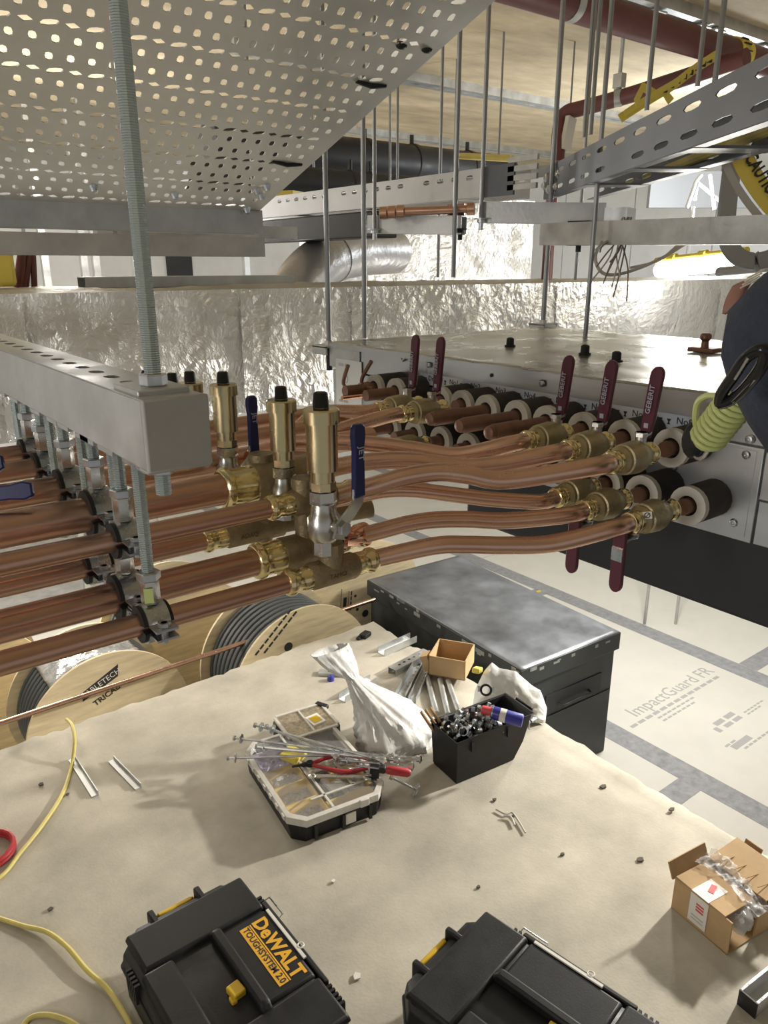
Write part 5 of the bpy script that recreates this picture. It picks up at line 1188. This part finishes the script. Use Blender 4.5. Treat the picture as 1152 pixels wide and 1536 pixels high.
# ------------------------------------------------------------------ parts organiser
A, B, C = gp(362, 1150), gp(440, 1275), gp(580, 1215)
ay = (A-B); La = .44; Yv = ay.normalized(); Xv = V((Yv.y, -Yv.x, 0)); Wa = .325; Ha = .082
ang = math.atan2(Xv.y, Xv.x)
OG = thing('parts_organiser', B+Xv*Wa/2+Yv*La/2, 'black parts organiser with clear lid and yellow compartments', 'organiser', rz=ang)
Mo = Matrix.Rotation(ang, 3, 'Z'); Oo = V(OG.location)
def ol(x, y, z): return Oo+Mo @ V((x, y, z))
hx, hy = Wa/2, La/2; ch = .04
def octo(sx, sy, c): return [(-sx+c, -sy), (sx-c, -sy), (sx, -sy+c), (sx, sy-c), (sx-c, sy), (-sx+c, sy), (-sx, sy-c), (-sx, -sy+c)]
g = G(); n = 8
rings = [(octo(hx-.012, hy-.012, ch*.8), 0), (octo(hx-.004, hy-.004, ch), Ha*.75), (octo(hx-.012, hy-.012, ch), Ha*.75), (octo(hx-.018, hy-.018, ch*.8), .006)]
g.add([(p[0], p[1], z) for r, z in rings for p in r], [(i*n+j, i*n+(j+1) % n, (i+1)*n+(j+1) % n, (i+1)*n+j) for i in range(3) for j in range(n)]+[tuple(range(n-1, -1, -1)), tuple(range(24, 32))]); mk('tray', g, 'black_plastic', OG, local=True, bevel=.003)
for x in (-.09, 0, .09):
    g = G(); g.box((x, -hy+.002, Ha*.38), (.010, .012, Ha*.6)); mk('rib', g, 'black_plastic2', OG, local=True)
g = G(); g.box((.025, -hy+.0025, Ha*.40), (.034, .004, .036)); mk('barcode_label', g, 'label_white', OG, local=True, label='white barcode label')
# compartments
cols = [(-hx+.026, -hx+.135), (-hx+.14, hx-.10), (hx-.095, hx-.02)]
mm = ['parts_mix', 'lilac', 'parts_grey']
def cup(x0, x1, y0, y1, fillm, cupm):
    g = G(); z0, z1 = .010, Ha*.72; e = .0025
    g.add([(x0, y0, z0), (x1, y0, z0), (x1, y1, z0), (x0, y1, z0), (x0, y0, z1), (x1, y0, z1), (x1, y1, z1), (x0, y1, z1)], [(0, 1, 2, 3), (0, 4, 5, 1), (1, 5, 6, 2), (2, 6, 7, 3), (3, 7, 4, 0)]); c = mk('compartment', g, cupm, OG, local=True, solid=e)
    g = G(); rr = random.Random(int(x0*1e4+y0*1e3)); g.grid(lambda u, v: (x0+.003+(x1-x0-.006)*u, y0+.003+(y1-y0-.006)*v, Ha*.30+.012*noise.noise((u*5+x0*50, v*5+y0*50, 2))+.004*rr.random()), 14, 14); f = mk('filling', g, fillm, c, local=True, smooth=0); f['kind'] = 'stuff'
ys = [-hy+.036, -hy+.115, -hy+.205, -hy+.295, hy-.036]
for k in range(4): cup(cols[0][0], cols[0][1], ys[k]+.002, ys[k+1]-.002, ('parts_grey', 'parts_mix', 'parts_mix', 'lilac')[k], 'yellow_plastic' if k < 3 else 'lilac')
cup(cols[1][0], cols[2][1]-.015, -hy+.028, -hy+.075, 'parts_mix', 'yellow_plastic'); cup(cols[1][0], cols[1][1]-.02, -hy+.08, -hy+.21, 'parts_grey', 'black_plastic'); cup(cols[1][1]-.015, cols[2][1], -hy+.08, -hy+.20, 'parts_grey', 'yellow_plastic'); cup(cols[1][0], cols[2][1]-.012, -hy+.215, hy-.034, 'parts_mix', 'black_plastic')
g = G(); g.box((.035, -hy+.14, Ha*.7), (.05, .075, .012), rot('Z', 8)); g.box((.035, -hy+.165, Ha*.72), (.03, .02, .012)); mk('printed_insert', g, 'label_white', OG, local=True, bevel=.002)
g = G(); g.box((.035, -hy+.155, Ha*.79), (.024, .018, .003), rot('Z', 8)); mk('insert_print', g, 'yellow_plastic', OG, local=True)
# clear lid: pale rim, windows, clasps
g = G(); r0, r1 = octo(hx, hy, ch+.004), octo(hx-.014, hy-.014, ch)
zt_ = Ha
g.add([(p[0], p[1], Ha*.72) for p in r0]+[(p[0], p[1], zt_) for p in r0]+[(p[0], p[1], zt_+.002) for p in r1]+[(p[0], p[1], Ha*.76) for p in r1], [(i*n+j, i*n+(j+1) % n, (i+1)*n+(j+1) % n, (i+1)*n+j) for i in range(3) for j in range(n)]); 
g.box((-hx+.1375, 0, zt_), (.008, La-.03, .005)); g.box((hx-.09, -hy+.14, zt_), (.008, .13, .005)); g.box((.03, -hy+.0775, zt_), (.2, .008, .005)); mk('lid_frame', g, 'foam_white', OG, local=True, bevel=.001, label='pale translucent lid frame')
g = G(); g.add([(p[0], p[1], zt_-.001) for p in r1], [tuple(range(8))]); mk('lid_window', g, 'clear_lid', OG, local=True, solid=.0012, label='clear lid window')
for k in range(7):
    g = G(); g.box((-hx-.001, -hy+.06+k*.05, zt_-.008), (.008, .018, .014)); mk('lid_tab', g, 'foam_white', OG, local=True)
g = G(); g.box((.02+.05, -hy-.001, zt_-.010), (.03, .010, .024)); mk('clasp', g, 'foam_white', OG, local=True, bevel=.002)
g = G(); g.box((hx-.002, -hy+.10, zt_-.002), (.03, .075, .012), rot('Z', -30)); mk('clasp', g, 'black_plastic2', OG, local=True, bevel=.003)
# second smaller organiser behind
c2 = gp(478, 1128); O2 = thing('parts_organiser', c2+V((.0, .075, 0)), 'smaller parts organiser behind the bolts with a yellow printed label', 'organiser', rz=ang)
g = G(); h2x, h2y = .10, .085
r_ = octo(h2x, h2y, .02); g.add([(p[0], p[1], 0) for p in r_]+[(p[0], p[1], .075) for p in r_], [(j, (j+1) % 8, 8+(j+1) % 8, 8+j) for j in range(8)]+[tuple(range(7, -1, -1)), tuple(range(8, 16))]); mk('tray', g, 'black_plastic', O2, local=True, bevel=.003)
g = G(); r_ = octo(h2x-.004, h2y-.004, .02); g.add([(p[0], p[1], .076) for p in r_]+[(p[0], p[1], .084) for p in r_], [(j, (j+1) % 8, 8+(j+1) % 8, 8+j) for j in range(8)]+[tuple(range(7, -1, -1)), tuple(range(8, 16))]); mk('lid', g, 'parts_mix', O2, local=True, bevel=.002)
g = G()
for x, y, sx, sy in ((0, -h2y+.01, h2x*1.7, .010), (0, h2y-.01, h2x*1.7, .010), (-h2x+.01, 0, .010, h2y*1.6), (h2x-.01, 0, .010, h2y*1.6), (.0, 0, .006, h2y*1.6)): g.box((x, y, .085), (sx, sy, .006))
mk('lid_frame', g, 'foam_white', O2, local=True)
g = G(); g.box((.03, -.01, .086), (.05, .06, .006), rot('Z', 8)); mk('label_card', g, 'label_white', O2, local=True)
g = G(); g.box((.03, -.012, .0895), (.032, .038, .002), rot('Z', 8)); mk('yellow_print', g, 'yellow_plastic', O2, local=True)
g = G(); g.box((h2x-.01, h2y-.02, .082), (.02, .05, .016), rot('Z', 30)); mk('clasp', g, 'black_plastic2', O2, local=True, bevel=.003)
g = G(); g.box((-h2x+.0, -.02, .045), (.02, .12, .06)); mk('side_grip', g, 'black_plastic2', O2, local=True, bevel=.004)
# long hanger bolts across the organiser (each a rod with a T plate and nuts)
BL = [((383, 1088), (580, 1143), .135, .125, 'uppermost'), ((352, 1107), (592, 1136), .105, .115, 'second'), ((342, 1137), (520, 1132), .10, .105, 'lowest'), ((385, 1120), (600, 1140), .125, .12, 'thick shiny'), ((400, 1090), (510, 1138), .15, .115, 'steeply slanting'), ((500, 1128), (634, 1139), .11, .10, 'right hand upper'), ((510, 1140), (622, 1150), .105, .098, 'right hand lower')]
for (a, b, za_, zb2, nm) in BL:
    p, q = at(*a, z=GZ+za_), at(*b, z=GZ+zb2); ax = (q-p).normalized(); u = ax.orthogonal().normalized(); L = (q-p).length
    t = thing('hanger_bolt', (p+q)/2, nm+' long zinc hanger bolt lying across the organiser', 'bolt', 'hanger bolts on the organiser')
    g = G(); g.cyl(p, q, .0042 if nm != 'thick shiny' else .006, 10); mk('shank', g, 'zinc', t)
    g = G(); g.lathe(p-ax*.004, ax, [(0, .009), (.006, .009)], 6); g.lathe(p+ax*.022, ax, [(0, .016), (.003, .016)], 14); mk('head', g, 'zinc', t)
    g = G(); g.lathe(q-ax*.02, ax, [(0, .010), (.010, .010), (.010, .014), (.013, .014), (.018, .006)], 8); g.lathe(q-ax*.05, ax, [(0, .007), (.014, .007)], 6); mk('nut', g, 'nickel', t)
p, q = at(585, 1165, z=GZ+.06), at(625, 1185, z=GZ+.02); ax = (q-p).normalized(); t = thing('hanger_bolt', q, 'round plated hanger bolt hanging off the organiser corner', 'bolt', 'hanger bolts on the organiser'); g = G(); g.cyl(p, q, .004, 10); mk('shank', g, 'zinc', t); g = G(); g.lathe(q-ax*.003, ax, [(0, .022), (.004, .022)], 18); mk('round_plate', g, 'zinc', t); g = G(); g.lathe(p, ax, [(0, .008), (.01, .008)], 6); mk('nut', g, 'nickel', t)
# pliers, pump pliers, screwdriver, spanner
t = thing('pliers', at(500, 1148, z=GZ+.09), 'black pliers with red handles on the organiser lid', 'pliers'); 
pv = at(465, 1146, z=GZ+.095)
g = G(); g.tube(spline([at(438, 1150, z=GZ+.095), at(455, 1147, z=GZ+.095), pv], 4), [.004]*4+[.008]*4+[.010], 8); g.lathe(pv-EZ*.006, EZ, [(0, .011), (.014, .011)], 12); mk('jaws', g, 'black_plastic2', t, smooth=60)
for e_, m_ in (((551, 1138), (510, 1132)), ((551, 1152), (515, 1158))):
    g = G(); S = spline([pv, at(*m_, z=GZ+.097), at(*e_, z=GZ+.092)], 6); g.tube(S, [.006]*4+[.0075]*6+[.006]*(len(S)-10), 10); mk('handle', g, 'red_plastic', t, smooth=60)
p, q = at(568, 1153, z=GZ+.11), at(618, 1160, z=GZ+.10); ax = (q-p).normalized(); t = thing('screwdriver', (p+q)/2, 'red and black handled driver resting on the organiser corner', 'screwdriver')
g = G(); g.lathe(p, ax, [(0, .006), (.004, .013), (.018, .013), (.022, .010)], 10); mk('collar', g, 'rubber', t); g = G(); L = (q-p).length; g.lathe(p+ax*.022, ax, [(0, .010), (.01, .0135), (L-.035, .0135), (L-.026, .008)], 10); mk('grip', g, 'red_plastic', t); g = G(); g.cyl(p-ax*.07, p, .003, 8); mk('blade', g, 'zinc', t)
p, q = at(468, 1164, z=GZ+.092), at(552, 1166, z=GZ+.092); ax = (q-p).normalized(); u = EZ.cross(ax)
t = thing('spanner', (p+q)/2, 'chrome ring spanner on the organiser lid', 'spanner'); g = G(); g.ribbon([p+ax*.012, q-ax*.012], u, .013, .006); g.tube([p+ax*.010*math.cos(a*.5236)+u*.010*math.sin(a*.5236) for a in range(12)], .004, 8, close=True)
for s in (-1, 1): g.tube([q-ax*.014, q-ax*.006+u*s*.012, q+ax*.010+u*s*.009], [.005, .006, .004], 8)
mk('shaft', g, 'nickel', t, smooth=60)
g = G(); p = at(440, 1133, z=GZ+.085); g.box(p, (.06, .07, .02), rot('Z', 20)); mk('yellow_pack', g, 'yellow_tape', label='yellow and black packet under the bolts on the organiser', cat='packet', bevel=.004)
# ------------------------------------------------------------------ tool cases
def tool_case(loc, rz, label, logo, latch_end=True):
    t = thing('tool_case', loc, label, 'tool case', 'black stackable tool cases', rz=rz)
    W, L, H = .325, .53, .165; hx, hy = W/2, L/2
    def oc(sx, sy, c): return octo(sx, sy, c)
    def loft(name, rings, m='black_plastic', bev=.004):
        g = G(); n = 8; k = len(rings); g.add([(p[0], p[1], z) for r, z in rings for p in r], [(i*n+j, i*n+(j+1) % n, (i+1)*n+(j+1) % n, (i+1)*n+j) for i in range(k-1) for j in range(n)]+[tuple(range(n-1, -1, -1)), tuple(range((k-1)*n, k*n))]); return mk(name, g, m, t, local=True, bevel=bev)
    loft('base_shell', [(oc(hx-.02, hy-.02, .04), 0), (oc(hx-.008, hy-.008, .045), .02), (oc(hx-.006, hy-.006, .045), H*.62)])
    loft('seam', [(oc(hx-.001, hy-.001, .046), H*.60), (oc(hx-.001, hy-.001, .046), H*.66)], 'black_plastic2', .002)
    loft('lid', [(oc(hx-.004, hy-.004, .046), H*.66), (oc(hx-.008, hy-.006, .048), H*.86), (oc(hx-.022, hy-.020, .045), H*.93)])
    # raised end pads leave the lower middle field with the handle well
    def pad(x0, x1, y0, y1, z0, z1, name='lid_pad', ins=.006):
        g = G(); P = [(x0, y0, z0), (x1, y0, z0), (x1, y1, z0), (x0, y1, z0), (x0+ins, y0+ins, z1), (x1-ins, y0+ins, z1), (x1-ins, y1-ins, z1), (x0+ins, y1-ins, z1)]
        g.add(P, [(3, 2, 1, 0), (4, 5, 6, 7), (0, 1, 5, 4), (1, 2, 6, 5), (2, 3, 7, 6), (3, 0, 4, 7)]); return mk(name, g, 'black_plastic', t, local=True, bevel=.005)
    z0, z1 = H*.90, H*1.0
    pad(-hx+.02, hx-.01, .115, hy-.028, z0, z1); pad(-hx+.02, hx-.01, -hy+.028, -.115, z0, z1)
    pad(-hx+.012, -.075, -.118, .118, z0, z1*1.0, 'lid_pad'); pad(.028, hx-.014, -.112, .112, z0, z1*.975, 'logo_field', .004)
    g = G(); g.box((-.026, 0, z0+.002), (.094, .22, .004)); mk('handle_well', g, 'black_plastic2', t, local=True)
    for y in (-.145, .145):
        pass
    g = G(); g.prism([(-.125, 0), (.125, 0), (.125, .012), (.112, .026), (-.112, .026), (-.125, .012)], (.036, 0, z0+.004), EY, EZ, -.024); hd = mk('carry_handle', g, 'black_plastic', t, local=True, bevel=.006, fixn=True)
    g = G(); g.box((-.005, -.040, z0+.012), (.030, .034, .016), rot('Z', 6)); g.box((-.018, -.052, z0+.007), (.014, .018, .012)); mk('lock_tab', g, 'yellow_plastic', t, local=True, bevel=.003, label='yellow lock tab')
    for s in (1, -1):
        g = G(); y = s*(hy-.002)
        g.box((-.01, y, H*.72), (.085, .012, .055)); g.box((-.01, y+s*.006, H*.80), (.10, .008, .016)); g.box((-.01, y+s*.008, H*.62), (.05, .006, .02)); mk('side_latch', g, 'yellow_plastic', t, local=True, bevel=.003, label='yellow side latch')
        for x in (-.068, .048):
            g = G(); g.box((x, s*(hy-.018), H*.84), (.016, .05, .05)); mk('latch_cheek', g, 'black_plastic', t, local=True, bevel=.005)
    for s in (-1, 1):
        for k in range(5):
            g = G(); g.box((s*(hx-.002), .16-k*.012, H*.74), (.012, .006, .05)); mk('hinge_rib', g, 'black_plastic2', t, local=True)
        for k in range(5):
            g = G(); g.box((s*(hx-.002), -.14-k*.012, H*.74), (.012, .006, .05)); mk('hinge_rib', g, 'black_plastic2', t, local=True)
    g = G(); g.box((hx-.004, 0, H*.86), (.012, .27, .03)); mk('hinge_bar', g, 'black_plastic2', t, local=True, bevel=.003)
    g = G(); g.box((hx-.0125, .02, H*.975+.001), (.007, .165, .004)); mk('metal_strip', g, 'label_white', t, local=True, label='pale metal strip along the lid edge')
    g = G(); g.tube([(hx-.003+.007*math.cos(a*.52), -.03+.007*math.sin(a*.52), H*.99) for a in range(12)], .0018, 6, close=True); mk('ring', g, 'label_white', t, local=True)
    g = G(); g.tube([(hx-.006, .155, H*.8), (hx+.020, .150, H*.86), (hx+.020, .088, H*.86), (hx-.006, .083, H*.8)], .0022, 6); mk('wire_bail', g, 'zinc', t, local=True)
    if logo:
        zz = z1*.975+.0006; x0 = .078
        g = G(); g.box((.097, .0, zz), (.003, .178, .0008)); g.box((.0715, 0, zz), (.002, .178, .0008)); lg = mk('logo_rule', g, 'orange_print', t, local=True)
        text('DeWALT', .046, (.1115+.006, 0, zz), -EY, EX, 'orange_print', t, local=True, sx=1.0, bold=.0016)
        g = G(); g.box((.083, 0, zz), (.021, .178, .0008)); pb = mk('logo_panel', g, 'orange_print', t, local=True)
        text('TOUGHSYSTEM 2.0', .0205, (.083, 0, zz+.0008), -EY, EX, 'black_ink', pb, local=True, sx=.98, bold=.0004)
    return t
tool_case((.492, 1.178, GZ), math.radians(0.5), 'black tool case with yellow printed logo and upright grip', True)
tool_case((.941, .712, GZ), math.radians(10), 'black tool case with plain lid beside the taped carton', False)
# ------------------------------------------------------------------ torn carton with film, dark channel piece
A, B = gp(1012, 1366), gp(1090, 1433); Yv = (A-B).normalized(); Xv = V((Yv.y, -Yv.x, 0)); O = B
t = thing('torn_carton', (A+B)/2+Xv*.12, 'torn cardboard carton with white label tape and clear film', 'carton'); R = Matrix((Xv, Yv, EZ)).transposed(); Ly, Lx, Hc = (A-B).length+.01, .25, .098
def pn(name, x, y, z, s, m='card', rr_=None):
    g = G(); g.box(O+Xv*x+Yv*y+EZ*z, s, R if rr_ is None else R @ rr_); return mk(name, g, m, t)
pn('side_panel', .002, Ly/2, Hc/2, (.004, Ly, Hc)); pn('end_panel', Lx/2, Ly, Hc/2, (Lx, .004, Hc)); pn('end_panel', Lx/2+.05, 0, Hc/2-.012, (Lx-.1, .004, Hc-.03)); pn('side_panel', Lx, Ly/2, Hc/2, (.004, Ly, Hc)); pn('base_panel', Lx/2, Ly/2, .002, (Lx, Ly, .004), 'card_in')
pn('top_flap', .055, Ly*.56, Hc+.001, (.11, Ly*.88, .004), 'card', rot('Y', 2)); pn('top_flap', .185, Ly*.50, Hc+.012, (.115, Ly*1.02, .004), 'card', rot('Y', -7)); pn('raised_flap', .06, Ly+.012, Hc+.018, (.14, .004, .045), 'card_in', rot('X', -25)); pn('raised_flap', Lx+.01, Ly*.8, Hc*.9, (.004, .05, .05), 'card_in', rot('Y', 20))
for k in range(4):
    g = G(); g.cyl(O+Xv*.135+Yv*(.03+k*.034)+EZ*(Hc+.0185), O+Xv*.235+Yv*(.02+k*.036)+EZ*(Hc+.007), .0012, 6); mk('crease', g, 'card_in', t)
pn('label_tape', -.0008, Ly*.55, Hc*.55, (.001, .052, Hc*.86), 'label_white'); pn('label_tape', .035, Ly*.55, Hc+.0042, (.075, .05, .001), 'label_white', rot('Y', 2))
for k in range(3):
    g = G(); g.box(O-Xv*.0016+Yv*(Ly*.55-.004)+EZ*(Hc*(.58+.09*k)), (.0006, .022, .005), R); mk('red_print', g, 'red_cap', t)
g = G(); g.box(O+Xv*.045+Yv*(Ly*.55)+EZ*(Hc+.0055), (.03, .014, .0008), R @ rot('Z', 20)); mk('red_print', g, 'red_cap', t)
for k in range(2):
    g = G(); g.box(O-Xv*.0016+Yv*(Ly*.55)+EZ*(Hc*(.26+.1*k)), (.0006, .034, .003), R); mk('grey_print', g, 'ink', t)
g = G()
def film(u, v):
    p = O+Xv*(.075+.075*v+.012*math.sin(u*5))+Yv*(Ly*1.05-Ly*1.15*u)+EZ*(Hc+.010+.018*math.sin(u*3+v*2)*abs(v-.4)-(.05*(u-.75) if u > .75 else 0))
    return p+V((0, 0, noise.noise((u*11, v*8, 5))*.014))
g.grid(film, 40, 12); mk('clear_film', g, 'clear', t, smooth=70, label='crumpled clear plastic film')
g = G(); rr = random.Random(2)
g.sphere(O+Xv*.06+Yv*.018+EZ*.066, .034, 16, 10, (1.1, .9, .8))
for i in range(len(g.v)):
    p = V(g.v[i]); g.v[i] = tuple(p+V((1, 1, 1))*noise.noise(p*60)*.010)
mk('film_bundle', g, 'clear', t, smooth=70)
g = G()
for k in range(12): g.lathe(O+Xv*(.035+.09*rr.random())+Yv*(.01+.04*rr.random())+EZ*(.045+.03*rr.random()), V((rr.uniform(-1, 1), rr.uniform(-1, 1), rr.uniform(-1, 1))), [(0, .007), (.010, .007), (.011, .004), (.02, .004)], 6)
f = mk('fixings', g, 'zinc', t); f['kind'] = 'stuff'
p, q = gp(1122, 1505, GZ+.022), gp(1230, 1415, GZ+.022)
t = thing('channel_piece', (p+q)/2-EZ*.022, 'dark square channel piece with bright edges at the right corner', 'channel'); d = (q-p).normalized(); s_ = EZ.cross(d); L = (q-p).length; R = Matrix((d, s_, EZ)).transposed()
g = G(); g.box((p+q)/2-EZ*.019, (L, .042, .003), R); g.box((p+q)/2-s_*.0195, (L, .003, .042), R); g.box((p+q)/2+s_*.0195, (L, .003, .042), R); mk('channel_body', g, 'galv_dull', t)
g = G(); g.box((p+q)/2-s_*.0195+EZ*.021, (L, .006, .002), R); g.box((p+q)/2+s_*.0195+EZ*.021, (L, .006, .002), R); mk('bright_lip', g, 'zinc', t)
g = G(); g.box(p-d*.002, (.004, .044, .044), R); mk('end_cap', g, 'black_plastic2', t)
# debris
rr = random.Random(21)
for i, (px_, py_) in enumerate(((76, 1365), (62, 1177), (101, 1192), (718, 1331), (843, 1282), (770, 1225), (500, 1322), (535, 1465), (1008, 1215), (905, 1180), (742, 1200), (960, 1290))):
    p = gp(px_, py_, GZ+.002); g = G(); n = rr.randint(5, 7); s_ = rr.uniform(.006, .014); g.prism([(s_*rr.uniform(.6, 1.1)*math.cos(2*math.pi*k/n), s_*rr.uniform(.4, .9)*math.sin(2*math.pi*k/n)) for k in range(n)], p, EX, EY, .004)
    lab = ('dark chip near the left cable bend', 'dark chip left of the yellow cable', 'small chip beside the first metal strip', 'brown scrap above the plain tool case', 'dark pellet right of the brown scrap', 'wire scrap below the black bin', 'pale scrap right of the logo case', 'pale paper curl beside the logo case', 'stone chip near the plinth edge', 'stone chip by the sack corner', 'grey crumb under the black bin', 'small crumb above the torn carton')[i]
    mk('debris_chip', g, 'label_white' if 'pale' in lab else 'debris', label=lab, cat='debris', group='bits of debris on the plinth')
g = G(); g.tube(spline([gp(a, b, GZ+.006) for a, b in ((744, 1214), (758, 1221), (768, 1219), (778, 1232), (788, 1249))], 5), .003, 6); g.tube(spline([gp(a, b, GZ+.008) for a, b in ((755, 1224), (766, 1226), (772, 1238))], 5), .004, 6); mk('wire_scrap', g, 'wire_grey', label='twisted wire scrap on the plinth below the black bin', cat='debris')
# lift everything measured from eye height to the floor datum
for o in scene.objects:
    if o.parent is None and o.type in ('MESH', 'EMPTY', 'FONT', 'CURVE'): o.location.z += EYE
